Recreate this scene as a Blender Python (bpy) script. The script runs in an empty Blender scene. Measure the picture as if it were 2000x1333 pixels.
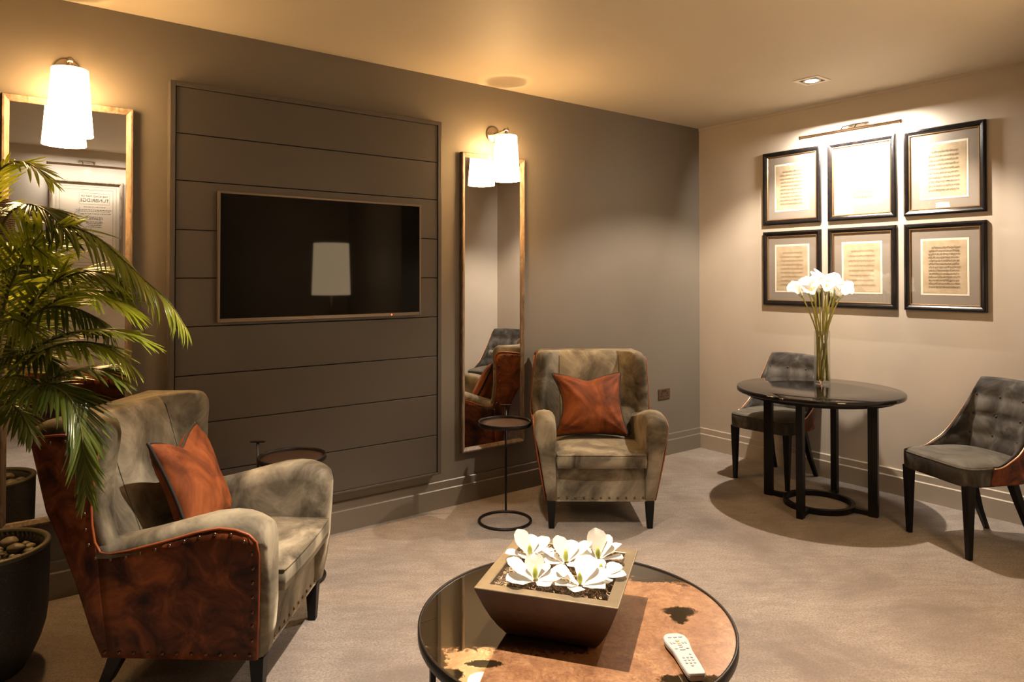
import bpy, bmesh, math, random
from mathutils import Vector, Matrix, Euler, noise
R = math.radians
PI = math.pi
rnd = random.Random(7)
C = bpy.context.scene.collection
sc = bpy.context.scene

# ------------------------------------------------------------------ camera
cam_d = bpy.data.cameras.new('camera')
cam = bpy.data.objects.new('camera', cam_d)
C.objects.link(cam)
cam.location = (0, 0, 1.52)
cam.rotation_euler = (R(90.704), 0, R(-37.011))
cam_d.sensor_width = 36.0
cam_d.lens = 24.234
cam_d.shift_y = -0.0715
cam_d.clip_start = 0.05
sc.camera = cam

# ------------------------------------------------------------------ world, exposure
w = bpy.data.worlds.new('world')
sc.world = w
w.use_nodes = True
w.node_tree.nodes['Background'].inputs[0].default_value = (1.0, 0.78, 0.55, 1)
w.node_tree.nodes['Background'].inputs[1].default_value = 0.02
sc.view_settings.view_transform = 'Standard'
sc.view_settings.look = 'None'
sc.view_settings.gamma = 1.0
sc.view_settings.use_curve_mapping = False
sc.view_settings.exposure = 0.0
sc.cycles.use_denoising = True
sc.cycles.max_bounces = 10
sc.cycles.diffuse_bounces = 5
sc.cycles.glossy_bounces = 5
sc.cycles.transmission_bounces = 8
sc.cycles.transparent_max_bounces = 10
sc.cycles.sample_clamp_indirect = 6.0
sc.cycles.caustics_reflective = False
sc.cycles.caustics_refractive = False

# lamp strengths (each lamp's light is made in its own builder)
DOWN_W = 680.0       # ceiling downlights
TABLE_DOWN_W = 440.0
SCONCE_W = 45.0
SHADE_EMIT = 52.0
PICTURE_W = 75.0
MAP_W = 20.0
LAMP_W = 30.0
LAMP_EMIT = 14.0
WARM = (1.0, 0.58, 0.23)
SPOT = (1.0, 0.84, 0.67)
PICT = (1.0, 0.90, 0.77)

# ------------------------------------------------------------------ room dimensions
Y0, X1, ZC = 3.914, 5.05, 2.842      # rear wall, right wall, ceiling
XL, YF = -1.0, -0.63                 # left wall, wall behind the camera
XR, YR = 3.62, 0.80                  # corner of the return wall on the right

# ------------------------------------------------------------------ helpers
def tag(o, label=None, cat=None, group=None, kind=None):
    if label: o['label'] = label
    if cat: o['category'] = cat
    if group: o['group'] = group
    if kind: o['kind'] = kind
    return o

def empty(name, loc=(0, 0, 0), rz=0.0, label=None, cat=None, group=None):
    o = bpy.data.objects.new(name, None)
    o.empty_display_size = 0.1
    C.objects.link(o)
    o.location = loc
    o.rotation_euler = (0, 0, rz)
    return tag(o, label, cat, group)

def obj(name, bm, m, parent=None, smooth=False, loc=None, rot=None, recalc=True):
    if recalc:
        bmesh.ops.recalc_face_normals(bm, faces=bm.faces)
    me = bpy.data.meshes.new(name)
    bm.to_mesh(me)
    bm.free()
    if isinstance(m, (list, tuple)):
        for k in m: me.materials.append(k)
    elif m: me.materials.append(m)
    if smooth:
        for p in me.polygons: p.use_smooth = True
    o = bpy.data.objects.new(name, me)
    C.objects.link(o)
    if parent: o.parent = parent
    if loc is not None: o.location = loc
    if rot is not None: o.rotation_euler = rot
    return o

def inst(name, me, parent=None, loc=(0, 0, 0), rot=(0, 0, 0), scale=(1, 1, 1)):
    o = bpy.data.objects.new(name, me)
    C.objects.link(o)
    o.parent = parent
    o.location = loc; o.rotation_euler = rot; o.scale = scale
    return o

def bevel_mod(o, wd=0.004, seg=2):
    b = o.modifiers.new('bevel', 'BEVEL')
    b.width = wd; b.segments = seg; b.limit_method = 'ANGLE'; b.angle_limit = R(40)
    return o

def subsurf(o, lv=2):
    s = o.modifiers.new('sub', 'SUBSURF'); s.levels = lv; s.render_levels = lv
    return o

def solidify(o, t, off=-1):
    s = o.modifiers.new('solid', 'SOLIDIFY'); s.thickness = t; s.offset = off
    return o

def box(bm, x0, x1, y0, y1, z0, z1):
    v = [bm.verts.new(p) for p in ((x0,y0,z0),(x1,y0,z0),(x1,y1,z0),(x0,y1,z0),(x0,y0,z1),(x1,y0,z1),(x1,y1,z1),(x0,y1,z1))]
    for f in ((0,3,2,1),(4,5,6,7),(0,1,5,4),(1,2,6,5),(2,3,7,6),(3,0,4,7)):
        bm.faces.new([v[i] for i in f])

def quad(bm, a, b, c, d):
    return bm.faces.new([bm.verts.new(p) for p in (a, b, c, d)])

def grid(bm, rows, close_u=False, close_v=False):
    vs = [[bm.verts.new(p) for p in r] for r in rows]
    n, m = len(vs), len(vs[0])
    for i in range(n if close_v else n-1):
        for j in range(m if close_u else m-1):
            a, b, c, d = vs[i][j], vs[i][(j+1) % m], vs[(i+1) % n][(j+1) % m], vs[(i+1) % n][j]
            try: bm.faces.new((a, b, c, d))
            except ValueError: pass
    return vs

def loft(bm, rings, caps=True):
    vs = grid(bm, rings, close_u=True)
    if caps:
        bm.faces.new(vs[0][::-1]); bm.faces.new(vs[-1])
    return vs

def lathe(bm, prof, n=32, c=(0, 0, 0), caps=True):
    rings = [[(c[0]+r*math.cos(2*PI*k/n), c[1]+r*math.sin(2*PI*k/n), c[2]+z) for k in range(n)] for r, z in prof]
    return loft(bm, rings, caps)

def tube(bm, pts, r, n=8, closed=False, rad=None, caps=True):
    P = [Vector(p) for p in pts]
    N = len(P)
    rings = []
    up = Vector((0, 0, 1))
    prev = None
    for i in range(N):
        if closed: t = P[(i+1) % N]-P[i-1]
        else: t = P[min(i+1, N-1)]-P[max(i-1, 0)]
        t.normalize()
        if prev is None:
            a = up if abs(t.dot(up)) < 0.9 else Vector((1, 0, 0))
            u = t.cross(a).normalized()
        else:
            u = (prev - t*prev.dot(t)).normalized()
        prev = u
        v = t.cross(u)
        rr = rad[i] if rad else r
        rings.append([tuple(P[i]+u*rr*math.cos(2*PI*k/n)+v*rr*math.sin(2*PI*k/n)) for k in range(n)])
    if closed:
        grid(bm, rings, close_u=True, close_v=True)
    else:
        loft(bm, rings, caps)

def lerp(a, b, t): return a+(b-a)*t
def smooth(t):
    t = max(0, min(1, t)); return t*t*(3-2*t)
def interp(x, tab):
    if x <= tab[0][0]: return tab[0][1]
    for (a, b), (c, d) in zip(tab, tab[1:]):
        if x <= c: return lerp(b, d, (x-a)/(c-a)) if c > a else d
    return tab[-1][1]
def catmull(P, n):
    P = [Vector(p) for p in P]
    Q = [P[0]*2-P[1]]+P+[P[-1]*2-P[-2]]
    out = []
    segs = len(P)-1
    for i in range(n):
        s = i/(n-1)*segs; k = min(int(s), segs-1); t = s-k
        a, b, c, d = Q[k], Q[k+1], Q[k+2], Q[k+3]
        out.append(0.5*((2*b)+(c-a)*t+(2*a-5*b+4*c-d)*t*t+(3*b-a-3*c+d)*t**3))
    return out

# ------------------------------------------------------------------ materials
def mat(name, col=(0.5, 0.5, 0.5), rough=0.5, metal=0.0, **kw):
    m = bpy.data.materials.new(name)
    m.use_nodes = True
    b = m.node_tree.nodes['Principled BSDF']
    b.inputs['Base Color'].default_value = (*col, 1)
    b.inputs['Roughness'].default_value = rough
    b.inputs['Metallic'].default_value = metal
    for k, v in kw.items():
        b.inputs[k.replace('_', ' ')].default_value = v
    return m

class NT:
    def __init__(s, m):
        s.t = m.node_tree; s.b = s.t.nodes['Principled BSDF']
    def n(s, typ, **kw):
        x = s.t.nodes.new(typ)
        for k, v in kw.items():
            if k in x.inputs.keys(): x.inputs[k].default_value = v
            else: setattr(x, k, v)
        return x
    def l(s, a, b): s.t.links.new(a, b)
    def coord(s, scale=(1, 1, 1), rot=(0, 0, 0), out='Object'):
        c = s.n('ShaderNodeTexCoord'); mp = s.n('ShaderNodeMapping')
        mp.inputs['Scale'].default_value = scale; mp.inputs['Rotation'].default_value = rot
        s.l(c.outputs[out], mp.inputs[0]); return mp.outputs[0]
    def noise(s, vec, scale, detail=4, rough=0.55, dist=0.0):
        x = s.n('ShaderNodeTexNoise'); x.inputs['Scale'].default_value = scale
        x.inputs['Detail'].default_value = detail; x.inputs['Roughness'].default_value = rough
        x.inputs['Distortion'].default_value = dist
        s.l(vec, x.inputs['Vector']); return x.outputs['Fac']
    def ramp(s, fac, stops):
        x = s.n('ShaderNodeValToRGB')
        e = x.color_ramp.elements
        while len(e) < len(stops): e.new(0.5)
        for i, (p, c) in enumerate(stops):
            e[i].position = p; e[i].color = (*c, 1) if len(c) == 3 else c
        s.l(fac, x.inputs[0]); return x.outputs[0]
    def mix(s, fac, a, b, typ='MIX'):
        x = s.n('ShaderNodeMix', data_type='RGBA', blend_type=typ)
        for sock, v in ((x.inputs[0], fac), (x.inputs[6], a), (x.inputs[7], b)):
            if hasattr(v, 'links'): s.l(v, sock)
            elif isinstance(v, (int, float)): sock.default_value = v
            else: sock.default_value = (*v, 1)
        return x.outputs[2]
    def math(s, op, a, b=0.0, c=0.0, clamp=False):
        x = s.n('ShaderNodeMath', operation=op, use_clamp=clamp)
        for i, v in enumerate((a, b, c)):
            if hasattr(v, 'links'): s.l(v, x.inputs[i])
            else: x.inputs[i].default_value = v
        return x.outputs[0]
    def bump(s, hgt, strength=0.3, dist=0.01):
        x = s.n('ShaderNodeBump'); x.inputs['Strength'].default_value = strength
        x.inputs['Distance'].default_value = dist
        s.l(hgt, x.inputs['Height']); s.l(x.outputs[0], s.b.inputs['Normal']); return x
    def base(s, c): s.l(c, s.b.inputs['Base Color'])
    def rough(s, c): s.l(c, s.b.inputs['Roughness'])

def paint(name, col, rough=0.6, var=0.06):
    m = mat(name, col, rough); t = NT(m)
    v = t.coord()
    f = t.noise(v, 1.3, 3)
    d = tuple(c*(1-var) for c in col); l = tuple(c*(1+var) for c in col)
    t.base(t.ramp(f, [(0.3, d), (0.7, l)]))
    t.bump(t.noise(v, 260, 2), 0.06, 0.002)
    return m

def velvet(name, dark, mid, light, scale=5.0, stretch=(1, 1, 1), sheen=0.5, lo=0.34, hi=0.68):
    m = mat(name, mid, 0.72); t = NT(m)
    v = t.coord(stretch)
    f = t.noise(v, scale, 6, 0.62, 0.9)
    t.base(t.ramp(f, [(lo, dark), (0.5, mid), (hi, light)]))
    g = t.noise(t.coord((1, 1, 1)), 420, 2)
    t.bump(g, 0.15, 0.002)
    t.b.inputs['Sheen Weight'].default_value = sheen
    t.b.inputs['Sheen Roughness'].default_value = 0.4
    t.b.inputs['Sheen Tint'].default_value = (*light, 1)
    t.b.inputs['Specular IOR Level'].default_value = 0.25
    return m

M = {}
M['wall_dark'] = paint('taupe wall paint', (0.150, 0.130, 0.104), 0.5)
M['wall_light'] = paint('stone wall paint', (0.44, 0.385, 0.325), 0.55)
M['ceiling'] = paint('cream ceiling paint', (0.56, 0.49, 0.385), 0.6, 0.03)
M['board'] = paint('taupe satin board paint', (0.072, 0.061, 0.051), 0.42)
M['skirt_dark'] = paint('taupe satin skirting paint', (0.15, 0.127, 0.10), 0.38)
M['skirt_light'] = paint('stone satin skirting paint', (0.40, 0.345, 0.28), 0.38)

def carpet():
    m = mat('mottled beige carpet', (0.4, 0.34, 0.29), 0.95); t = NT(m)
    v = t.coord((1, 1, 1))
    big = t.noise(v, 1.6, 5, 0.65, 0.8)
    tc = t.n('ShaderNodeTexCoord'); mp = t.n('ShaderNodeMapping', vector_type='TEXTURE')
    mp.inputs['Rotation'].default_value = (0, 0, R(-37)); mp.inputs['Scale'].default_value = (0.17, 0.05, 1)
    t.l(tc.outputs['Object'], mp.inputs[0])
    st = t.noise(mp.outputs[0], 1.0, 7, 0.72, 0.7)
    fine = t.noise(v, 105, 4, 0.75)
    a = t.ramp(big, [(0.32, (0.19, 0.155, 0.134)), (0.52, (0.315, 0.27, 0.235)), (0.72, (0.385, 0.335, 0.29))])
    b = t.mix(t.ramp(st, [(0.34, (1, 1, 1)), (0.60, (0, 0, 0))]), a, (0.17, 0.138, 0.12))
    c = t.mix(0.60, a, b)
    d = t.mix(t.ramp(fine, [(0.34, (0.85, 0.85, 0.85)), (0.60, (0, 0, 0))]), c, (0.13, 0.105, 0.09))
    t.base(d)
    t.bump(t.noise(v, 240, 3, 0.7), 0.55, 0.006)
    t.b.inputs['Specular IOR Level'].default_value = 0.1
    t.b.inputs['Sheen Weight'].default_value = 0.2
    return m
M['carpet'] = carpet()
M['velvet'] = velvet('grey green velvet', (0.032, 0.026, 0.018), (0.145, 0.124, 0.090), (0.33, 0.29, 0.215), 4.2, lo=0.33, hi=0.69)
M['velvet_dark'] = velvet('slate grey velvet', (0.016, 0.014, 0.012), (0.042, 0.037, 0.032), (0.105, 0.095, 0.083), 6.5, sheen=0.3)
M['velvet_seat'] = velvet('slate grey seat velvet', (0.05, 0.044, 0.036), (0.085, 0.076, 0.062), (0.135, 0.122, 0.102), 5.0, sheen=0.3)
M['leather'] = velvet('rust orange mottled hide', (0.022, 0.006, 0.003), (0.125, 0.031, 0.008), (0.33, 0.098, 0.025), 8.0, sheen=0.08, lo=0.33, hi=0.70)
M['leather'].node_tree.nodes['Principled BSDF'].inputs['Roughness'].default_value = 0.5
M['rust_piping'] = mat('rust piping', (0.27, 0.062, 0.014), 0.5)
M['cushion'] = velvet('rust velvet', (0.060, 0.014, 0.004), (0.165, 0.042, 0.011), (0.30, 0.088, 0.025), 4.5, sheen=0.2)
M['black_cord'] = mat('black cord', (0.012, 0.009, 0.008), 0.7)
M['seam'] = mat('dark seam thread', (0.05, 0.043, 0.035), 0.8)
M['black_wood'] = mat('black stained wood', (0.005, 0.0045, 0.0045), 0.38, 0.0, Specular_IOR_Level=0.22)
M['black_metal'] = mat('black metal', (0.012, 0.009, 0.008), 0.4, 0.3, Specular_IOR_Level=0.3)
M['nail'] = mat('antique brass nail', (0.16, 0.09, 0.055), 0.3, 0.9)
M['copper_stud'] = mat('copper stud', (0.75, 0.42, 0.25), 0.3, 0.9)
M['tv_case'] = mat('television bezel', (0.17, 0.135, 0.11), 0.35, 0.6)
M['screen'] = mat('television screen', (0.002, 0.002, 0.002), 0.03, 0.0, Specular_IOR_Level=0.16)
M['led'] = mat('standby light', (0.5, 0.02, 0.01), 0.4)
M['led'].node_tree.nodes['Principled BSDF'].inputs['Emission Color'].default_value = (1, 0.12, 0.06, 1)
M['led'].node_tree.nodes['Principled BSDF'].inputs['Emission Strength'].default_value = 4
M['mirror'] = mat('mirror glass', (0.86, 0.86, 0.85), 0.0, 1.0)
M['nickel'] = mat('brushed nickel', (0.50, 0.43, 0.36), 0.25, 1.0)
M['bronze'] = mat('dark bronze', (0.17, 0.11, 0.075), 0.36, 0.9)
M['hood'] = mat('pale bronze', (0.52, 0.39, 0.28), 0.45, 0.7)
M['bronze_box'] = mat('brushed bronze plate', (0.25, 0.17, 0.125), 0.32, 0.9)
M['black_hole'] = mat('black recess', (0.006, 0.005, 0.005), 0.7)
M['white_metal'] = mat('white metal trim', (0.75, 0.71, 0.65), 0.45)

def wood():
    m = mat('weathered oak', (0.4, 0.28, 0.17), 0.5); t = NT(m)
    v = t.coord((14, 14, 2.2))
    f = t.noise(v, 2.6, 6, 0.7, 1.2)
    t.base(t.ramp(f, [(0.3, (0.06, 0.042, 0.028)), (0.48, (0.16, 0.112, 0.075)), (0.66, (0.26, 0.20, 0.145))]))
    t.bump(f, 0.25, 0.004)
    return m
M['oak'] = wood()

def frame_mat():
    m = mat('black and bronze frame lacquer', (0.02, 0.015, 0.012), 0.24); t = NT(m)
    f = t.noise(t.coord((3, 3, 3)), 9, 5, 0.7, 1)
    t.base(t.ramp(f, [(0.42, (0.004, 0.004, 0.005)), (0.66, (0.012, 0.008, 0.006)), (0.85, (0.05, 0.03, 0.016))]))
    t.b.inputs['Specular IOR Level'].default_value = 0.35
    return m
M['frame'] = frame_mat()
M['frame_slip'] = mat('bronze frame slip', (0.22, 0.135, 0.065), 0.35, 0.7)
M['mount'] = mat('taupe mount card', (0.25, 0.215, 0.18), 0.85)
M['bevel'] = mat('cream mount bevel', (0.78, 0.72, 0.60), 0.8)
def paper():
    m = mat('aged music paper', (0.6, 0.5, 0.36), 0.85); t = NT(m)
    f = t.noise(t.coord(), 9, 5, 0.65)
    t.base(t.ramp(f, [(0.3, (0.40, 0.30, 0.19)), (0.6, (0.50, 0.40, 0.27)), (0.8, (0.56, 0.46, 0.32))]))
    return m
M['paper'] = paper()
M['ink'] = mat('brown black ink', (0.055, 0.038, 0.025), 0.8)
M['ink_faint'] = mat('faded ink', (0.30, 0.215, 0.125), 0.8)
M['map_paper'] = mat('map paper', (0.66, 0.58, 0.47), 0.8)
M['map_blue'] = mat('map blue wash', (0.25, 0.36, 0.45), 0.8)

def pane(name='picture glass', base=0.06, tint=(1, 1, 1)):
    m = bpy.data.materials.new(name); m.use_nodes = True
    t = m.node_tree; t.nodes.clear()
    o = t.nodes.new('ShaderNodeOutputMaterial'); mx = t.nodes.new('ShaderNodeMixShader')
    tr = t.nodes.new('ShaderNodeBsdfTransparent'); tr.inputs[0].default_value = (*tint, 1); gl = t.nodes.new('ShaderNodeBsdfGlossy'); fr = t.nodes.new('ShaderNodeLayerWeight')
    gl.inputs['Roughness'].default_value = 0.0; pw = t.nodes.new('ShaderNodeMath'); pw.operation = 'POWER'; pw.inputs[1].default_value = 4.0; ad = t.nodes.new('ShaderNodeMath'); ad.operation = 'MULTIPLY_ADD'; ad.inputs[1].default_value = 0.9; ad.inputs[2].default_value = base
    fr.inputs[0].default_value = 0.5; t.links.new(fr.outputs['Facing'], pw.inputs[0]); t.links.new(pw.outputs[0], ad.inputs[0]); t.links.new(ad.outputs[0], mx.inputs[0]); t.links.new(tr.outputs[0], mx.inputs[1]); t.links.new(gl.outputs[0], mx.inputs[2])
    t.links.new(mx.outputs[0], o.inputs[0])
    return m
M['pane'] = pane()
M['glass'] = pane('clear vase glass', 0.08, (0.97, 0.98, 0.96))

def shade_mat(name, col, emit):
    m = mat(name, (0.85, 0.78, 0.66), 0.8); t = NT(m)
    t.b.inputs['Emission Color'].default_value = (*col, 1)
    t.b.inputs['Emission Strength'].default_value = emit
    return m
M['shade'] = shade_mat('lit pleated lamp shade', (1.0, 0.59, 0.24), SHADE_EMIT)
M['bulb'] = shade_mat('lit lamp bulb', (1.0, 0.85, 0.6), 12)
M['floor_shade'] = shade_mat('lit linen lamp shade', (1.0, 0.72, 0.42), LAMP_EMIT)
M['tube_glow'] = shade_mat('lit picture lamp strip', PICT, 8)
M['lamp_lens'] = shade_mat('lit downlight lens', (1.0, 0.93, 0.82), 6)

def table_glass():
    m = mat('antiqued copper mirror glass', (0.5, 0.25, 0.12), 0.05); t = NT(m)
    v = t.coord((1, 1, 1))
    sep = t.n('ShaderNodeSeparateXYZ'); t.l(v, sep.inputs[0])
    n1 = t.noise(v, 13, 6, 0.72, 0.4); n2 = t.noise(v, 70, 5, 0.75)
    n3 = t.noise(v, 11, 9, 0.74, 1.2)
    rag = t.math('ADD', t.math('MULTIPLY', t.math('SUBTRACT', n1, 0.5), 0.10), t.math('MULTIPLY', t.math('SUBTRACT', n2, 0.5), 0.16))
    # local axes of the table: x = to the right along the near edge, y = away
    X, Y = sep.outputs[0], sep.outputs[1]
    # foil covers y < line: low on the left, nearly to the far rim on the right
    right = t.math('GREATER_THAN', X, 0.02)
    lr = t.math('MULTIPLY_ADD', X, -0.23, 0.352)
    line = t.math('ADD', t.math('MULTIPLY', right, lr), t.math('MULTIPLY', t.math('SUBTRACT', 1.0, right), -0.178))
    d = t.math('SUBTRACT', line, Y)
    d = t.math('ADD', d, rag)
    foil = t.math('MULTIPLY', d, 30.0, clamp=True)
    def patch(cx, cy, rx, ry, soft=6.0):
        a = t.math('DIVIDE', t.math('SUBTRACT', X, cx), rx); b = t.math('DIVIDE', t.math('SUBTRACT', Y, cy), ry)
        q = t.math('SQRT', t.math('ADD', t.math('MULTIPLY', a, a), t.math('MULTIPLY', b, b)))
        q = t.math('ADD', q, t.math('MULTIPLY', rag, 7.0))
        return t.math('MULTIPLY', t.math('SUBTRACT', 1.0, q), soft, clamp=True)
    for p in ((0.345, 0.040, 0.060, 0.035), (0.335, 0.005, 0.03, 0.05), (-0.45, -0.25, 0.065, 0.09), (-0.385, -0.32, 0.06, 0.035), (-0.283, -0.266, 0.055, 0.022), (0.29, -0.345, 0.10, 0.03), (0.31, 0.272, 0.09, 0.018)):
        foil = t.math('MULTIPLY', foil, t.math('SUBTRACT', 1.0, patch(*p)))
    copper = t.ramp(n3, [(0.28, (0.16, 0.062, 0.022)), (0.47, (0.32, 0.145, 0.058)), (0.62, (0.44, 0.225, 0.10)), (0.8, (0.56, 0.33, 0.165))])
    vein = t.noise(v, 38, 8, 0.8, 2.0)
    copper = t.mix(t.ramp(vein, [(0.36, (0.75, 0.75, 0.75)), (0.52, (0, 0, 0))]), copper, (0.15, 0.055, 0.02))
    copper = t.mix(t.ramp(vein, [(0.56, (0, 0, 0)), (0.74, (0.8, 0.8, 0.8))]), copper, (0.66, 0.42, 0.22))
    smoke = (0.02, 0.013, 0.006)
    t.base(t.mix(foil, smoke, copper))
    # smoky mirror where the foil is worn away
    inv = t.math('SUBTRACT', 1.0, foil)
    t.l(t.math('MULTIPLY_ADD', foil, 0.28, 0.02), t.b.inputs['Roughness'])
    t.b.inputs['IOR'].default_value = 2.6
    t.b.inputs['Coat Weight'].default_value = 1.0; t.b.inputs['Coat IOR'].default_value = 1.9
    t.b.inputs['Coat Roughness'].default_value = 0.01
    t.l(t.math('MULTIPLY', foil, 0.15), t.b.inputs['Metallic'])
    return m
M['table_glass'] = table_glass()
M['black_gloss'] = mat('polished black table top', (0.006, 0.005, 0.005), 0.06, 0.0, Specular_IOR_Level=0.5)
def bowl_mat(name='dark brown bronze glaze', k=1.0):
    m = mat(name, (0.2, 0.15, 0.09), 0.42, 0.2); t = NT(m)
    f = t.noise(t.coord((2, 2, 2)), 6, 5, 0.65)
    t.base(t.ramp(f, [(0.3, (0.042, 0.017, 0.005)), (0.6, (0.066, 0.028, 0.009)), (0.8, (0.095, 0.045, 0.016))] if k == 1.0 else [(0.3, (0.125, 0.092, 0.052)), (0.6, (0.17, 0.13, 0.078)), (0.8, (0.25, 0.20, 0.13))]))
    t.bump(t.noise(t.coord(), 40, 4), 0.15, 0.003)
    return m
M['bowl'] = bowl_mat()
M['bowl_rim'] = bowl_mat('paler bronze rim', 2.0)  # rim in a paler, golder bronze than the sides
M['petal'] = mat('white magnolia petal', (0.70, 0.685, 0.64), 0.5, 0.0, Subsurface_Weight=0.15)
M['petal'].node_tree.nodes['Principled BSDF'].inputs['Subsurface Radius'].default_value = (0.02, 0.02, 0.01)
M['pistil'] = mat('green magnolia centre', (0.36, 0.40, 0.07), 0.5)
M['shaving'] = mat('dry wood shavings', (0.55, 0.36, 0.19), 0.9)
M['soil'] = mat('dark dried moss', (0.075, 0.05, 0.03), 0.95)
M['stem'] = mat('green flower stem', (0.40, 0.37, 0.075), 0.4)
M['calla'] = mat('white calla spathe', (0.9, 0.88, 0.84), 0.45, 0.0, Subsurface_Weight=0.2)
M['calla'].node_tree.nodes['Principled BSDF'].inputs['Subsurface Radius'].default_value = (0.02, 0.02, 0.015)
M['calla_base'] = mat('green calla throat', (0.38, 0.42, 0.07), 0.45)
M['remote'] = mat('silver plastic', (0.38, 0.376, 0.372), 0.35)
M['remote_edge'] = mat('grey plastic edge', (0.32, 0.26, 0.21), 0.3, 0.4)
M['key'] = mat('grey rubber key', (0.30, 0.29, 0.28), 0.5)
M['key_gold'] = mat('gold key', (0.6, 0.4, 0.12), 0.4)
def translucent(m, col, f):
    t = NT(m)
    tr = t.n('ShaderNodeBsdfTranslucent'); tr.inputs[0].default_value = (*col, 1)
    mx = t.n('ShaderNodeMixShader'); mx.inputs[0].default_value = f
    out = t.t.nodes['Material Output']
    t.l(t.b.outputs[0], mx.inputs[1]); t.l(tr.outputs[0], mx.inputs[2]); t.l(mx.outputs[0], out.inputs[0])
translucent(M['calla'], (0.92, 0.9, 0.85), 0.45)
translucent(M['petal'], (0.75, 0.74, 0.68), 0.2)
def pot_mat():
    m = mat('speckled black stone', (0.03, 0.03, 0.03), 0.6); t = NT(m)
    f = t.noise(t.coord(), 190, 3, 0.8)
    t.base(t.ramp(f, [(0.35, (0.010, 0.010, 0.010)), (0.6, (0.034, 0.032, 0.030)), (0.82, (0.16, 0.15, 0.14))]))
    t.bump(f, 0.35, 0.004)
    return m
M['pot'] = pot_mat()
M['pot_rim'] = mat('olive stone rim', (0.085, 0.08, 0.05), 0.5)
def pebble_mat():
    m = mat('river pebble', (0.3, 0.27, 0.2), 0.5); t = NT(m)
    i = t.n('ShaderNodeObjectInfo')
    c = t.ramp(i.outputs['Random'], [(0.0, (0.12, 0.105, 0.075)), (0.45, (0.24, 0.21, 0.15)), (1.0, (0.40, 0.37, 0.30))])
    f = t.noise(t.coord(), 25, 4)
    t.base(t.mix(t.math('MULTIPLY', f, 0.6), c, (0.12, 0.10, 0.07)))
    return m
M['pebble'] = pebble_mat()
def leaf_mat(name, a, b, c):
    m = mat(name, b, 0.27); t = NT(m)
    i = t.n('ShaderNodeObjectInfo')
    f = t.noise(t.coord((1, 1, 1)), 3.0, 3)
    k = t.math('ADD', t.math('MULTIPLY', i.outputs['Random'], 0.7), t.math('MULTIPLY', f, 0.4))
    t.base(t.ramp(k, [(0.15, a), (0.55, b), (0.95, c)]))
    t.b.inputs['Specular IOR Level'].default_value = 0.6
    tr = t.n('ShaderNodeBsdfTranslucent'); tr.inputs[0].default_value = (*[min(1, x*1.6) for x in c], 1)
    mx = t.n('ShaderNodeMixShader'); mx.inputs[0].default_value = 0.25
    out = t.t.nodes['Material Output']
    t.l(t.b.outputs[0], mx.inputs[1]); t.l(tr.outputs[0], mx.inputs[2]); t.l(mx.outputs[0], out.inputs[0])
    return m
M['leaf'] = leaf_mat('palm leaflet green', (0.075, 0.115, 0.012), (0.18, 0.235, 0.022), (0.32, 0.36, 0.04))
M['leaf_lit'] = leaf_mat('palm leaflet sconce-lit green', (0.22, 0.30, 0.015), (0.36, 0.45, 0.022), (0.50, 0.56, 0.045))  # fronds below the sconce: its light is put into this brighter, yellower green
M['leaf_dark'] = leaf_mat('palm leaflet dark green', (0.028, 0.05, 0.010), (0.065, 0.10, 0.016), (0.13, 0.165, 0.03))
M['rachis'] = mat('palm frond stalk', (0.10, 0.105, 0.025), 0.45)
def trunk_mat():
    m = mat('woven palm fibre', (0.2, 0.14, 0.08), 0.85); t = NT(m)
    wv = t.n('ShaderNodeTexWave'); wv.inputs['Scale'].default_value = 45; wv.inputs['Distortion'].default_value = 6
    wv.bands_direction = 'Z'
    t.l(t.coord(), wv.inputs[0])
    t.base(t.ramp(wv.outputs['Fac'], [(0.2, (0.055, 0.037, 0.02)), (0.8, (0.30, 0.215, 0.125))]))
    t.bump(wv.outputs['Fac'], 0.5, 0.01)
    return m
M['trunk'] = trunk_mat()
M['brass_base'] = mat('dark lamp base metal', (0.05, 0.04, 0.03), 0.35, 0.9)

# ------------------------------------------------------------------ the room shell
def struct(name, bm, m, parent=None, smooth=False):
    o = obj(name, bm, m, parent, smooth)
    if not parent: o['kind'] = 'structure'
    return o
T = 0.12
bm = bmesh.new(); box(bm, XL-T, X1+T, YF-T, Y0+T, -0.12, 0.0); struct('floor', bm, M['carpet'])
bm = bmesh.new(); box(bm, XL-T, X1+T, YF-T, Y0+T, ZC, ZC+0.12); struct('ceiling', bm, M['ceiling'])
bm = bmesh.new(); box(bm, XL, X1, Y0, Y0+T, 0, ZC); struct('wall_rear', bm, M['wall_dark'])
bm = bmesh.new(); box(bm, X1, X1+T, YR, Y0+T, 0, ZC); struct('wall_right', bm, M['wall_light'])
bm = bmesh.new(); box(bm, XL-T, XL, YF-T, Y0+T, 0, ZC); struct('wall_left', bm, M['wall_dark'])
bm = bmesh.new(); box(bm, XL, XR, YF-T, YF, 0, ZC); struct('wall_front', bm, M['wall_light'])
bm = bmesh.new(); box(bm, XR, X1+T, YF-T, YR, 0, ZC); struct('wall_return', bm, M['wall_light'])

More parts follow.
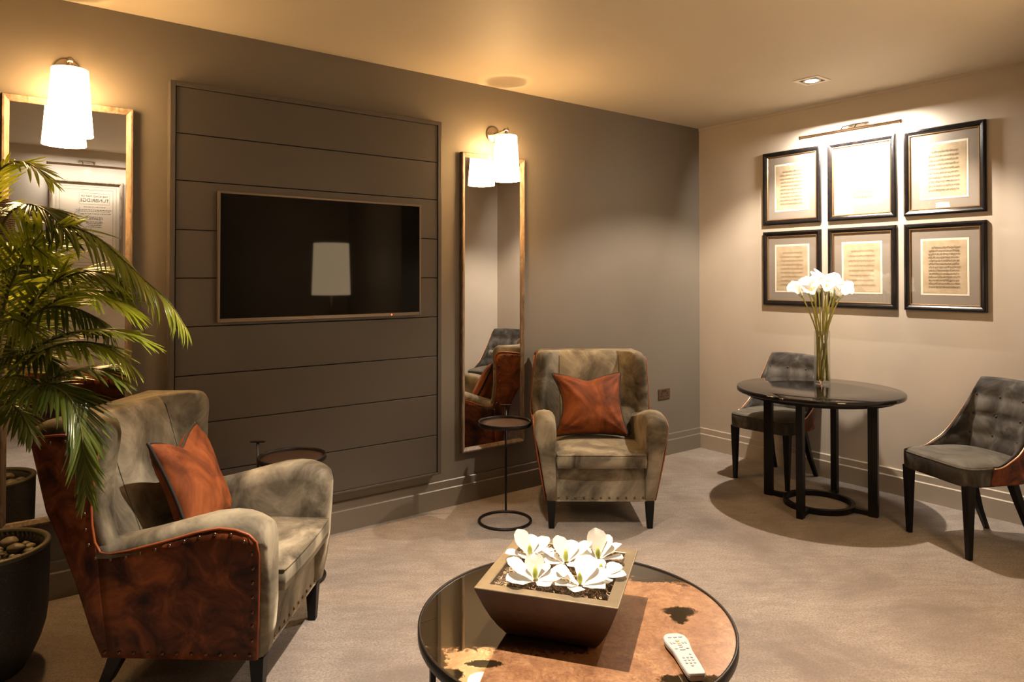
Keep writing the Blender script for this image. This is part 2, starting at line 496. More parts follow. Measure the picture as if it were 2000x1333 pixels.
def skirting(name, a, b, nrm, m):
    """baseboard from a to b (x,y), nrm = direction into the room"""
    prof = [(0, 0), (0.022, 0), (0.022, 0.121), (0.018, 0.126), (0.013, 0.127), (0.013, 0.171), (0.009, 0.176), (0, 0.176)]
    bm = bmesh.new()
    rings = [[(p[0]+nrm[0]*d, p[1]+nrm[1]*d, z) for d, z in prof] for p in (a, b)]
    loft(bm, rings)
    struct(name, bm, m)
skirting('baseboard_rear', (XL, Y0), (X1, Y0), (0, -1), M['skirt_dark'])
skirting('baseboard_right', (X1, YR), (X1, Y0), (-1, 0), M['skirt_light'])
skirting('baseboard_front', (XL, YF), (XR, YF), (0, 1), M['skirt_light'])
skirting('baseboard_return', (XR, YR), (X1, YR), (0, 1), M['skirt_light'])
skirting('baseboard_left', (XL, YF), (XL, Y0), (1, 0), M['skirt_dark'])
# slim shadow bead where the right wall meets the ceiling
bm = bmesh.new(); box(bm, X1-0.006, X1, YR, Y0, ZC-0.022, ZC); struct('trim_1', bm, M['wall_light'])

# ------------------------------------------------------------------ boarded panel behind the television
def wall_panel():
    x0, x1, z0, z1 = 0.717, 2.325, 0.243, 2.524
    yf = Y0-0.066
    t = empty('wall_panel', ((x0+x1)/2, Y0, z0), 0, 'large taupe boarded panel fixed to the wall behind the television', 'wall panel')
    ox, oy, oz = (x0+x1)/2, Y0, z0
    def part(n, a, b, c, d, e, f, m, bev=0.002):
        bm = bmesh.new(); box(bm, a-ox, b-ox, c-oy, d-oy, e-oz, f-oz)
        return bevel_mod(obj(n, bm, m, t), bev)
    e = 0.026
    part('frame_rail', x0, x0+e, yf-0.006, Y0-0.001, z0, z1, M['board'])
    part('frame_rail', x1-e, x1, yf-0.006, Y0-0.001, z0, z1, M['board'])
    part('frame_rail', x0+e, x1-e, yf-0.006, Y0-0.001, z1-e, z1, M['board'])
    part('frame_rail', x0+e, x1-e, yf-0.006, Y0-0.001, z0, z0+0.014, M['board'])
    zs = [z0+0.014, 0.496, 0.755, 1.006, 1.258, 1.510, 1.760, 2.014, 2.257, z1-e]
    for a, b in zip(zs, zs[1:]):
        part('plank', x0+e+0.004, x1-e-0.004, yf, Y0-0.03, a+0.0022, b-0.0022, M['board'], 0.0018)
    part('backing_board', x0+e, x1-e, Y0-0.03, Y0-0.002, z0+0.02, z1-0.03, M['black_hole'])
wall_panel()

# ------------------------------------------------------------------ television
def television():
    x0, x1, z0, z1 = 0.944, 2.158, 1.276, 1.970
    yf = Y0-0.1
    cx, cz = (x0+x1)/2, (z0+z1)/2
    t = empty('television', (cx, Y0-0.066, z0), 0, 'large black flat television switched off on the boarded panel', 'television')
    hx, hz = (x1-x0)/2, (z1-z0)/2
    off = Vector((0, -(0.1-0.066), hz))
    bm = bmesh.new()
    e = 0.012
    for a in ((-hx, -hx+e, -hz, hz), (hx-e, hx, -hz, hz), (-hx+e, hx-e, hz-e, hz), (-hx+e, hx-e, -hz, -hz+0.02)):
        box(bm, a[0], a[1], 0.0, 0.022, a[2], a[3])
    bevel_mod(obj('bezel', bm, M['tv_case'], t, loc=off), 0.002)
    bm = bmesh.new(); quad(bm, (-hx+e, 0.005, -hz+0.02), (hx-e, 0.005, -hz+0.02), (hx-e, 0.005, hz-e), (-hx+e, 0.005, hz-e))
    obj('screen', bm, M['screen'], t, loc=off, recalc=False)
    bm = bmesh.new(); box(bm, -hx+0.01, hx-0.01, 0.008, 0.026, -hz+0.01, hz-0.01); box(bm, -0.3, 0.3, 0.026, 0.0335, -0.2, 0.2)
    obj('back_case', bm, M['black_hole'], t, loc=off)
    bm = bmesh.new(); lathe(bm, [(0.004, 0), (0.004, 0.002)], 10)
    obj('standby_light', bm, M['led'], t, loc=(hx-0.205, off.y, off.z-hz+0.009), rot=(R(90), 0, 0))
television()

# ------------------------------------------------------------------ mirrors
def mirror(x0, x1, z0, z1, label):
    cx = (x0+x1)/2
    t = empty('wall_mirror', (cx, Y0, z0), 0, label, 'mirror', 'tall oak framed wall mirrors')
    hx, H, e, d = (x1-x0)/2, z1-z0, 0.031, 0.030
    prof = [(0.0, 0.0), (0.0, d-0.006), (0.004, d), (0.012, d), (0.020, d-0.006), (e-0.003, d-0.012), (e, d-0.016), (e, 0.0)]
    corners = [(-hx, 0, 1, 1), (hx, 0, -1, 1), (hx, H, -1, -1), (-hx, H, 1, -1)]
    for k in range(4):
        a, b = corners[k], corners[(k+1) % 4]
        bm = bmesh.new()
        loft(bm, [[(c[0]+c[2]*u, -0.002-v, c[1]+c[3]*u) for u, v in prof] for c in (a, b)])
        obj('frame_rail', bm, M['oak'], t)
    bm = bmesh.new()
    quad(bm, (-hx+e-0.002, -0.012, e-0.002), (hx-e+0.002, -0.012, e-0.002), (hx-e+0.002, -0.012, H-e+0.002), (-hx+e-0.002, -0.012, H-e+0.002))
    obj('mirror_glass', bm, M['mirror'], t, recalc=False)
mirror(0.026, 0.560, 0.362, 2.357, 'tall oak framed mirror at left behind the palm fronds')
mirror(2.510, 3.046, 0.336, 2.357, 'tall oak framed mirror between the boarded panel and the facing armchair')

# ------------------------------------------------------------------ wall sconces
def sconce(x, label):
    z = 2.507
    t = empty('wall_sconce', (x, Y0, z), 0, label, 'wall lamp', 'wall sconces over the mirrors')
    bm = bmesh.new(); lathe(bm, [(0.056, 0.0), (0.056, 0.008), (0.05, 0.013), (0.02, 0.018), (0.012, 0.024)], 32)
    obj('backplate', bm, M['nickel'], t, True, rot=(R(90), 0, 0))
    bm = bmesh.new()
    tube(bm, [(0, -0.015, 0), (0, -0.09, 0.004), (0, -0.16, 0.008), (0, -0.166, 0.004)], 0.009, 12)
    tube(bm, [(0, -0.145, 0.007), (0, -0.175, 0.009)], 0.0135, 12)
    obj('arm', bm, M['nickel'], t, True)
    bm = bmesh.new(); lathe(bm, [(0.011, -0.13), (0.013, -0.06), (0.011, 0.0)], 14, (0, -0.16, 0))
    obj('lamp_holder', bm, M['nickel'], t, True)
    bm = bmesh.new()
    n = 96
    rings = []
    for r, zz in ((0.0715, -0.036), (0.0722, -0.034), (0.078, -0.12), (0.085, -0.22), (0.0938, -0.334), (0.0945, -0.338)):
        rings.append([((r+0.0009*(1 if k % 2 else -1))*math.cos(2*PI*k/n), -0.16+(r+0.0009*(1 if k % 2 else -1))*math.sin(2*PI*k/n), zz) for k in range(n)])
    loft(bm, rings, caps=False)
    s = obj('shade', bm, M['shade'], t, True)
    bm = bmesh.new(); lathe(bm, [(0.010, -0.041), (0.060, -0.043), (0.060, -0.041), (0.010, -0.039)], 32, (0, -0.16, 0), caps=False)
    for a in range(3):
        q = 2*PI*a/3
        tube(bm, [(0.01*math.cos(q), -0.16+0.01*math.sin(q), -0.03), (0.0715*math.cos(q), -0.16+0.0715*math.sin(q), -0.038)], 0.0015, 5)
    obj('shade_carrier', bm, M['nickel'], t)
    bm = bmesh.new(); bmesh.ops.create_uvsphere(bm, u_segments=16, v_segments=10, radius=0.024)
    b = obj('bulb', bm, M['bulb'], t, True, loc=(0, -0.16, -0.175))
    for up in (1,):
        ld = bpy.data.lights.new('sconce light', 'POINT'); ld.energy = SCONCE_W; ld.color = WARM; ld.shadow_soft_size = 0.03
        lo = bpy.data.objects.new('sconce_light', ld); C.objects.link(lo); lo.parent = t; lo.location = (0, -0.16, -0.215)
sconce(0.279, 'lit wall sconce with white shade over the left mirror')
sconce(2.780, 'lit wall sconce with white shade over the mirror beside the panel')

# ------------------------------------------------------------------ double socket
def socket():
    t = empty('wall_socket', (4.566, Y0, 0.52), 0, 'bronze double power socket low on the wall near the corner', 'socket')
    bm = bmesh.new(); box(bm, -0.073, 0.073, -0.009, -0.001, -0.044, 0.044); bevel_mod(obj('plate', bm, M['bronze_box'], t), 0.003)
    for sx in (-0.036, 0.036):
        for dx, dz, wx, wz in ((0, 0.004, 0.004, 0.008), (-0.011, -0.016, 0.005, 0.003), (0.011, -0.016, 0.005, 0.003)):
            bm = bmesh.new(); box(bm, sx+dx-wx, sx+dx+wx, -0.0098, -0.0085, dz-wz, dz+wz)
            obj('pin_hole', bm, M['black_hole'], t)
    for sx in (-0.016, 0.016):
        bm = bmesh.new(); box(bm, sx-0.008, sx+0.008, -0.014, -0.008, 0.016, 0.036); bevel_mod(obj('switch', bm, M['bronze'], t), 0.002)
socket()

# ------------------------------------------------------------------ framed sheets of music
def music_print(seed, w, hgt, staves, faint):
    """notation printed flat on the sheet: staves, note heads, stems and beams"""
    r = random.Random(seed)
    bm = bmesh.new()
    def rect(x0, x1, z0, z1, s=0.0):
        quad(bm, (x0, 0, z0), (x1, 0, z0+s), (x1, 0, z1+s), (x0, 0, z1))
    z = hgt/2-0.012
    gap = hgt/staves
    for k in range(staves):
        zc = hgt/2-gap*(k+0.5)
        a = -w/2+(0.02 if k == 0 else 0)+r.uniform(0, 0.006); b = w/2-r.uniform(0, 0.012)
        for q in range(5):
            rect(a, b, zc+(q-2)*0.0026-0.0003, zc+(q-2)*0.0026+0.0003)
        x = a+0.008
        while x < b-0.006:
            dz = r.uniform(-0.006, 0.006)
            rect(x-0.0016, x+0.0016, zc+dz-0.0011, zc+dz+0.0011, 0.0004)
            up = 1 if dz < 0 else -1
            sx = x+0.0014*up
            rect(sx-0.00025, sx+0.00025, min(zc+dz, zc+dz+up*0.009), max(zc+dz, zc+dz+up*0.009))
            if r.random() < 0.55:
                rect(sx, sx+0.008, zc+dz+up*0.009-0.0007, zc+dz+up*0.009+0.0007, r.uniform(-0.001, 0.001))
            x += r.uniform(0.0045, 0.0125)
    return bm

FR_Y = [(2.772, 3.264), (2.224, 2.718), (1.676, 2.174)]
FR_Z = [(1.934, 2.521), (1.288, 1.879)]
def framed_sheet(k, row, label):
    ya, yb = FR_Y[k]; za, zb = FR_Z[row]
    W, H = yb-ya, zb-za
    t = empty('framed_sheet_music', (X1, (ya+yb)/2, za), R(90), label, 'picture', 'framed sheets of music on the right wall')
    # local: x runs towards smaller/larger y of the wall, -y points into the room after rotation by +90 deg about z
    hx, e, d = W/2, 0.044, 0.026
    # rotation +90: local x -> +Y, local y -> -X ; so into the room = +y local
    prof = [(0, 0.002), (0, d-0.008), (0.006, d-0.001), (0.014, d), (0.024, d-0.004), (0.033, d-0.011), (0.036, d-0.011), (0.036, 0.002)]
    slip = [(0.036, 0.002), (0.036, d-0.010), (0.040, d-0.010), (e, d-0.016), (e, 0.002)]
    corners = [(-hx, 0, 1, 1), (hx, 0, -1, 1), (hx, H, -1, -1), (-hx, H, 1, -1)]
    for i in range(4):
        a, b = corners[i], corners[(i+1) % 4]
        bm = bmesh.new(); loft(bm, [[(c[0]+c[2]*u, v, c[1]+c[3]*u) for u, v in prof] for c in (a, b)])
        obj('frame_rail', bm, M['frame'], t)
    bm = bmesh.new()
    for i in range(4):
        a, b = corners[i], corners[(i+1) % 4]
        loft(bm, [[(c[0]+c[2]*u, v, c[1]+c[3]*u) for u, v in slip] for c in (a, b)])
    obj('frame_slip', bm, M['frame_slip'], t)
    cz = H/2
    def plate(n, w, h, y, m):
        bm = bmesh.new(); box(bm, -w/2, w/2, y-0.0008, y, cz-h/2, cz+h/2)
        return obj(n, bm, m, t)
    plate('mount', W-2*e+0.006, H-2*e+0.006, 0.0045, M['mount'])
    plate('mount_bevel', 0.292, 0.380, 0.0056, M['bevel'])
    plate('music_sheet', 0.266, 0.352, 0.0066, M['paper'])
    faint = (k, row) in ((0, 1), (1, 1))
    st = {(0, 0): 10, (1, 0): 9, (2, 0): 10, (0, 1): 9, (1, 1): 8, (2, 1): 13}[(k, row)]
    pr = music_print(11+k*7+row*3, 0.20, 0.285, st, faint)
    o = obj('printed_notation', pr, M['ink_faint'] if faint else M['ink'], t, loc=(0, 0.0072, cz-0.004), recalc=False)
    o.scale = (-1, 1, 1)
    bm = bmesh.new(); quad(bm, (hx-e+0.003, 0.0108, e-0.003), (-hx+e-0.003, 0.0108, e-0.003), (-hx+e-0.003, 0.0108, H-e+0.003), (hx-e+0.003, 0.0108, H-e+0.003))
    obj('glass_pane', bm, M['pane'], t, recalc=False)
LB = {(0, 0): 'framed sheet music with aged paper, top left of the six on the right wall',
      (1, 0): 'framed sheet music washed out by glare directly under the picture light',
      (2, 0): 'framed sheet music with dark notation, top right of the six on the right wall',
      (0, 1): 'framed sheet music in faded ink, bottom left of six, partly behind the callas',
      (1, 1): 'framed sheet music in faded ink, bottom middle of six, right behind the callas',
      (2, 1): 'framed sheet music with dense dark handwriting, bottom right of the six'}
for k in range(3):
    for row in range(2):
        framed_sheet(k, row, LB[(k, row)])

# ------------------------------------------------------------------ picture lights
def picture_light(loc, rz, length, label, watts):
    """local: x along the bar, +y into the room"""
    t = empty('picture_light', loc, rz, label, 'picture light')
    hx = length/2
    bm = bmesh.new()
    # tubular hood, open towards the wall and down
    rings = []
    ang = [R(a) for a in range(-70, 201, 18)]
    for x in (-hx, hx):
        outer = [(x, 0.165+0.0125*math.cos(a), 0.0125*math.sin(a)) for a in ang]
        inner = [(x, 0.165+0.0105*math.cos(a), 0.0105*math.sin(a)) for a in reversed(ang)]
        rings.append(outer+inner)
    loft(bm, rings)
    obj('hood', bm, M['hood'], t, False)
    for s in (-1, 1):
        bm = bmesh.new(); lathe(bm, [(0.0138, 0), (0.0138, 0.008)], 20)
        obj('end_cap', bm, M['bronze'], t, loc=(s*(hx+0.002), 0.165, 0), rot=(0, R(90)*s, 0))
    bm = bmesh.new(); box(bm, -hx+0.01, hx-0.01, 0.160, 0.170, -0.0035, -0.0005)
    obj('lamp_strip', bm, M['tube_glow'], t)
    for s in (-0.05, 0.05):
        bm = bmesh.new(); tube(bm, [(s, 0.004, 0.055), (s, 0.06, 0.055), (s, 0.14, 0.035), (s, 0.163, 0.012)], 0.004, 8)
        obj('arm', bm, M['bronze'], t, True)
    bm = bmesh.new(); box(bm, -0.075, 0.075, 0.001, 0.016, 0.042, 0.068); bevel_mod(obj('wall_mount', bm, M['nickel'], t), 0.003)
    ld = bpy.data.lights.new('picture light', 'AREA'); ld.shape = 'RECTANGLE'; ld.size = length-0.04; ld.size_y = 0.012
    ld.energy = watts; ld.color = PICT
    lo = bpy.data.objects.new('picture_light_lamp', ld); C.objects.link(lo); lo.parent = t
    lo.location = (0, 0.158, -0.004)
    dirv = Vector((0, -1.0, -0.42)).normalized()
    lo.rotation_euler = dirv.to_track_quat('-Z', 'Y').to_euler()
picture_light((X1, 2.487, 2.568), R(90), 0.715, 'slim bronze picture light on the wall over six framed sheets', PICTURE_W)

# ------------------------------------------------------------------ downlights
def downlight(x, y, label, watts, size=R(110), blend=0.55, rz=0.0):
    t = empty('downlight', (x, y, ZC), rz, label, 'downlight', 'recessed ceiling downlights')
    h = 0.088
    bm = bmesh.new()
    outer = [(-h, -h), (h, -h), (h, h), (-h, h)]
    i_ = 0.062
    inner = [(-i_, -i_), (i_, -i_), (i_, i_), (-i_, i_)]
    rows = [[(a, b, -0.001) for a, b in outer], [(a, b, -0.005) for a, b in outer], [(a, b, -0.005) for a, b in inner], [(a, b, -0.001) for a, b in inner]]
    grid(bm, rows, close_u=True)
    obj('trim_frame', bm, M['white_metal'], t)
    bm = bmesh.new(); box(bm, -i_, i_, -i_, i_, -0.0022, -0.0008)
    obj('recess', bm, M['black_hole'], t)
    bm = bmesh.new(); lathe(bm, [(0.056, -0.002), (0.056, -0.006), (0.050, -0.0075), (0.040, -0.005)], 32, caps=False)
    obj('lamp_ring', bm, M['white_metal'], t, True)
    bm = bmesh.new(); lathe(bm, [(0.049, -0.0035), (0.049, -0.0048), (0.03, -0.007), (0.008, -0.0075)], 28)
    obj('lamp_lens', bm, M['lamp_lens'], t, True)
    ld = bpy.data.lights.new('downlight', 'SPOT'); ld.energy = watts; ld.color = SPOT; ld.spot_size = size; ld.spot_blend = blend; ld.shadow_soft_size = 0.022
    lo = bpy.data.objects.new('downlight_lamp', ld); C.objects.link(lo); lo.parent = t; lo.location = (0, 0, -0.012)
downlight(4.40, 2.48, 'square white recessed downlight in the ceiling over the round black table', TABLE_DOWN_W, R(126), 0.35)
downlight(1.33, 1.86, 'square white recessed downlight in the ceiling over the copper coffee table', DOWN_W, R(86), 0.5)

# ------------------------------------------------------------------ armchairs
# local axes: x to the viewer's right when facing the chair, -y forward, z up
TOPZ = [(-0.335, 0.600), (-0.328, 0.640), (-0.30, 0.664), (-0.25, 0.680), (-0.19, 0.685), (-0.12, 0.675), (0.02, 0.636), (0.14, 0.604), (0.215, 0.590)]
WINGZ = [(0.232, 0.950), (0.245, 0.976), (0.27, 0.992), (0.31, 0.998), (0.50, 0.988), (0.53, 0.97)]
REAR = [(0.165, 0.285), (0.40, 0.32), (0.61, 0.39), (0.71, 0.445), (0.98, 0.53), (1.1, 0.56)]       # z -> y of the rear face
WINGF = [(0.58, 0.225), (0.64, 0.243), (0.74, 0.252), (0.86, 0.245), (0.955, 0.234), (1.0, 0.24)]   # z -> y of the wing's front edge
WOUT = [(0.165, 0.325), (0.40, 0.368), (0.60, 0.398), (0.68, 0.398), (0.80, 0.388), (1.0, 0.372)]   # z -> half width
INBACK = [(0.40, 0.18), (0.5, 0.195), (0.6, 0.23), (0.75, 0.29), (0.95, 0.345), (1.0, 0.36)]
def wout(z, y=0.0): return interp(z, WOUT)-0.012*smooth((y-0.25)/0.3)
def frontmin(y):      # lower edge of the side near the curved front
    return 0.165 if y >= -0.305 else lerp(0.165, 0.56, (-0.305-y)/0.03)
def yz_rear(y):
    inv = [(b, a) for a, b in REAR]
    return interp(y, inv)

def nail_mesh():
    bm = bmesh.new()
    lathe(bm, [(0.0068, 0), (0.0064, 0.0022), (0.0045, 0.0042), (0.0018, 0.0052)], 10)
    bmesh.ops.recalc_face_normals(bm, faces=bm.faces)
    me = bpy.data.meshes.new('nailhead'); bm.to_mesh(me); bm.free()
    me.materials.append(M['nail'])
    for p in me.polygons: p.use_smooth = True
    return me
NAIL = nail_mesh()
def put_nail(t, p, n):
    o = inst('nailhead', NAIL, t, p)
    o.rotation_euler = Vector(n).to_track_quat('Z', 'Y').to_euler()

def armchair(loc, rz, label):
    t = empty('armchair', (*loc, 0), rz, label, 'armchair', 'velvet and hide wing armchairs')
    random.seed(int(loc[0]*10))
    V = M['velvet']
    for s in (-1, 1):
        # armrest: slab with a rounded top, covered in velvet
        ys = [-0.337, -0.333, -0.325, -0.31, -0.285, -0.25, -0.2, -0.13, -0.05, 0.03, 0.1, 0.16, 0.215, 0.26]
        rings = []
        for i, y in enumerate(ys):
            zt = interp(y, TOPZ)+0.010
            ins = (0.016, 0.007, 0.002, 0, 0, 0, 0, 0, 0, 0, 0, 0, 0, 0)[i]
            zb = 0.168 if y > -0.30 else lerp(0.168, 0.40, max(0, (-0.30-y)/0.037)**2)
            xi = 0.268
            ring = []
            prof_z = [zb+(zt-zb)*q for q in (0.0, 0.2, 0.4, 0.6, 0.72, 0.80, 0.865)]
            for z in prof_z: ring.append((wout(z, y)-0.004-ins+0.010*smooth((z-zt+0.17)/0.06), z))
            zr = prof_z[-1]
            xo = wout(zt, y)+0.006-ins; xin = xi+ins
            mid = (xo+xin)/2; hw = (xo-xin)/2
            rr = min(hw, zt-zr)
            for q in range(0, 9):
                a = PI*q/8
                cx = mid+hw*math.copysign(abs(math.cos(a))**0.75, math.cos(a))
                ring.append((cx, zr+(zt-ins*0.6-zr)*abs(math.sin(a))**0.8 if q not in (0, 8) else zr+0.002))
            for z in reversed(prof_z): ring.append((xin-(0.0 if z > 0.45 else 0.0), z))
            rings.append([(s*x, y, z) for x, z in ring])
        bm = bmesh.new(); loft(bm, rings)
        obj('armrest', bm, V, t, True)
        # hide panel on the outer side, arm and wing in one piece
        cols = []
        yv = [-0.335, -0.325, -0.31, -0.295, -0.27, -0.23, -0.19, -0.13, -0.06, 0.02, 0.09, 0.16, 0.222]
        for y in yv: cols.append((y*0.93 if y < 0 else y, frontmin(y), interp(y, TOPZ)-0.034, -1))
        for y in (0.240, 0.25, 0.27, 0.30, 0.34, 0.39, 0.44, 0.48, 0.51, 0.527): cols.append((y, 0.165 if y <= 0.285 else yz_rear(y), interp(y, WINGZ)-0.036, 1))
        bm = bmesh.new()
        rows = []
        for y, a, b, k in cols:
            r_ = []
            for q in range(15):
                z = a+(b-a)*q/14
                yy = y
                if k == 1:       # the wing's front edge follows its own curve
                    fr = interp(z, WINGF) if z > 0.58 else 0.225
                    u = (y-0.240)/(0.527-0.240)
                    yy = y+(fr+0.028-0.240)*(1-u)**3
                bul = 0.010*math.sin(PI*min(1, (z-0.165)/0.5))
                r_.append((s*(wout(z, yy)+0.004+bul*0.4), yy, z))
            rows.append(r_)
        na = len(yv)
        last = [(s*(wout(zq, 0.254)+0.004+0.004*math.sin(PI*min(1, (zq-0.165)/0.5))), 0.254, zq) for zq in [0.165+(0.556-0.165)*q/14 for q in range(15)]]
        grid(bm, rows[:na]+[last]); grid(bm, rows[na:])
        o = obj('side_panel', bm, M['leather'], t, True)
        solidify(o, 0.008, 0)
        # piping along the hide's edge
        path = [(-0.280, 0.17), (-0.292, 0.30), (-0.305, 0.45), (-0.3115, 0.55)]
        path += [(y*0.93 if y < 0 else y, interp(y, TOPZ)-0.032) for y in (-0.335, -0.328, -0.315, -0.30, -0.275, -0.25, -0.22, -0.19, -0.15, -0.1, -0.04, 0.02, 0.08, 0.14, 0.18, 0.212)]
        path += [(0.246, 0.564), (0.262, 0.60), (0.272, 0.66), (0.277, 0.72), (0.275, 0.80), (0.268, 0.87), (0.262, 0.915), (0.267, 0.942), (0.285, 0.957), (0.31, 0.963), (0.36, 0.963), (0.42, 0.960), (0.50, 0.951)]
        pts = [(s*(wout(z, y)+0.006), y, z) for y, z in path]
        bm = bmesh.new(); tube(bm, pts, 0.0046, 8)
        obj('piping', bm, M['rust_piping'], t, True)
        # nailheads, a thumb's width inside the piping
        npath = [(-0.262, 0.19), (-0.274, 0.30), (-0.285, 0.45), (-0.290, 0.54), (-0.284, 0.585), (-0.262, 0.612), (-0.23, 0.630), (-0.18, 0.636), (-0.1, 0.622), (0.0, 0.592), (0.1, 0.564), (0.19, 0.542), (0.262, 0.545), (0.284, 0.60), (0.298, 0.68), (0.300, 0.78), (0.291, 0.87), (0.293, 0.920), (0.33, 0.942), (0.40, 0.940), (0.49, 0.928)]
        fine = catmull([(0, a, b) for a, b in npath], 400)
        acc = 0.0; last = fine[0]
        for q in fine:
            acc += (q-last).length; last = q
            if acc >= 0.052:
                acc = 0.0
                put_nail(t, (s*(wout(q.z, q.y)+0.0085+0.004*math.sin(PI*min(1, (q.z-0.165)/0.5))), q.y, q.z), (s, 0, 0.1))
        for i in range(11):
            y = -0.255+i*0.052
            put_nail(t, (s*(wout(0.186, y)+0.0095), y, 0.186), (s, 0, 0))
    # padded back with wings: a U in plan, lofted upwards
    rings = []
    lv = [(0.40, 0), (0.48, 0), (0.56, 0), (0.62, 0), (0.70, 0), (0.78, 0), (0.86, 0), (0.92, 0), (0.955, 0.004), (0.978, 0.010), (0.994, 0.02), (1.003, 0.036)]
    for z, ins in lv:
        zz = min(z, 0.99)
        wo = wout(zz, 0.25)+0.006*smooth((zz-0.6)/0.1)-0.003-ins; wr = wout(zz, 0.5)-0.004-ins
        yr = interp(zz, REAR)-0.006-ins
        yf_ = interp(zz, WINGF)-0.006 if z > 0.58 else 0.225
        yf_ += ins*0.8
        yi = interp(zz, INBACK)+ins*0.55
        wt = 0.088-ins*0.6
        yf_ = min(yf_, yi-0.004)
        wi = wo-wt
        ring = []
        ring += [(wr, yr), (wr+0.004, yr-0.04), (lerp(wr, wo, 0.6), lerp(yr, yf_, 0.6)), (wo, yf_+0.03), (wo-0.002, yf_+0.012)]
        for q in range(1, 6):
            a = PI*q/6
            ring.append((wo-wt/2+wt/2*math.cos(a)*0.97, yf_+0.012-0.016*math.sin(a)))
        ring.append((wi+0.001, yf_+0.014))
        for q in range(1, 6):
            u = q/5
            ring.append((wi-0.085*smooth(u)*1.0, yf_+0.014+(yi-yf_-0.014)*math.sin(u*PI/2)**1.3))
        for x in (0.2, 0.13, 0.06): ring.append((min(x, wi-0.09), yi+0.004*(1-x/0.2)-0.003))
        full = [(x, y, z) for x, y in ring]
        mir = [(-x, y, z) for x, y in reversed(ring)]
        rings.append(full+mir)
    bm = bmesh.new(); loft(bm, rings)
    obj('backrest', bm, V, t, True)
    # seams on the back
    for x in (-0.205, 0.205):
        bm = bmesh.new()
        tube(bm, [(x*(1-0.0*z), interp(z, INBACK)-0.0028, z) for z in (0.5, 0.6, 0.7, 0.8, 0.9, 0.96)]+[(x, 0.372, 0.988), (x, 0.41, 1.003)], 0.0016, 6)
        obj('seam', bm, M['seam'], t, True)
    # hide on the rear
    bm = bmesh.new()
    rows = []
    for q in range(14):
        z = 0.165+(0.982-0.165)*q/13
        yr = interp(z, REAR)
        wr = wout(z, yr)+0.002
        rows.append([(wr*u, yr+0.006-0.012*abs(u)**4, z) for u in (-1, -0.97, -0.85, -0.6, -0.3, 0, 0.3, 0.6, 0.85, 0.97, 1)])
    grid(bm, rows)
    o = obj('back_panel', bm, M['leather'], t, True); solidify(o, 0.01, 0)
    for i in range(14):
        x = -0.325+i*0.05
        put_nail(t, (x, interp(0.955, REAR)+0.011, 0.955), (0, 1, 0))
    # base and front rail
    bm = bmesh.new(); box(bm, -0.272, 0.272, -0.292, 0.28, 0.168, 0.372)
    bevel_mod(obj('front_rail', bm, V, t), 0.012, 3)
    bm = bmesh.new(); box(bm, -0.318, 0.318, -0.294, -0.284, 0.163, 0.175)
    bevel_mod(obj('hem', bm, M['velvet'], t), 0.004, 2)
    for i in range(13):
        x = -0.305+i*0.0508
        yq = -0.2935 if abs(x) < 0.27 else -0.306
        put_nail(t, (x, yq, 0.188), (0, -1, 0))
    # seat cushion, boxed and crowned
    nx, ny = 19, 17
    def S(u): return math.copysign(abs(u)**0.55, u)
    bm = bmesh.new()
    top, bot = [], []
    def corner(u, v):
        # rounded rectangle plan
        hx, y0, y1 = 0.266, -0.352, 0.192
        return (hx*u*(1-0.012*v*v), lerp(y0, y1, (v+1)/2)-0.010*(1-u*u)*(1 if v < 0 else 0)*(-v))
    us = [math.sin(PI/2*(-1+2*i/(nx-1))) for i in range(nx)]
    vs_ = [math.sin(PI/2*(-1+2*i/(ny-1))) for i in range(ny)]
    for v in vs_:
        r1, r2 = [], []
        for u in us:
            x, y = corner(u, v)
            dome = 0.022*(1-u**4)*(1-v**4)
            r1.append((x, y, 0.456+dome+0.0015*noise.noise((x*9, y*9, 1.3))))
            r2.append((x, y, 0.380))
        top.append(r1); bot.append(r2)
    a = grid(bm, top); b = grid(bm, [r[::-1] for r in bot])
    # boxed border
    def edge(g, rev):
        e = list(g[0])+[r[-1] for r in g[1:]]+list(reversed(g[-1][:-1]))+[r[0] for r in reversed(g[1:-1])]
        return e
    e1 = edge(a, False)
    b2 = [list(reversed(r)) for r in b]
    e2 = edge(b2, False)
    n = len(e1)
    mids = []
    cen = Vector((0, -0.08, 0.42))
    for p, q in zip(e1, e2):
        m_ = (p.co+q.co)/2
        dv = (m_-cen); dv.z = 0
        m_ = m_+dv.normalized()*0.007
        mids.append(bm.verts.new(m_))
    for i in range(n):
        j = (i+1) % n
        bm.faces.new((e1[i], e1[j], mids[j], mids[i])); bm.faces.new((mids[i], mids[j], e2[j], e2[i]))
    ring_pts = [tuple(v.co) for v in e1]
    sc_ = obj('seat_cushion', bm, V, t, True)
    bm = bmesh.new(); tube(bm, ring_pts, 0.0036, 6, closed=True)
    obj('cushion_piping', bm, V, t, True)
    # legs
    for sx in (-1, 1):
        bm = bmesh.new()
        loft(bm, [[(sx*0.297+a*q, -0.272+b*q, z) for a, b in ((-1, -1), (1, -1), (1, 1), (-1, 1))] for q, z in ((0.0165, 0.0), (0.026, 0.168))])
        bevel_mod(obj('leg', bm, M['black_wood'], t), 0.003)
        bm = bmesh.new()
        rings = []
        for z in (0, 0.06, 0.12, 0.168):
            u = z/0.168
            q = lerp(0.0165, 0.028, u); cy = 0.335-0.095*u**0.7
            rings.append([(sx*0.285+a*q, cy+b*q, z) for a, b in ((-1, -1), (1, -1), (1, 1), (-1, 1))])
        loft(bm, rings)
        bevel_mod(obj('leg', bm, M['black_wood'], t), 0.003)
    return t
armchair((0.747, 2.929), R(51), 'wing armchair at left seen from its rust hide side, beside the palm')
armchair((3.108, 3.236), R(-36.9), 'wing armchair facing the camera beside the mirror near the room corner')

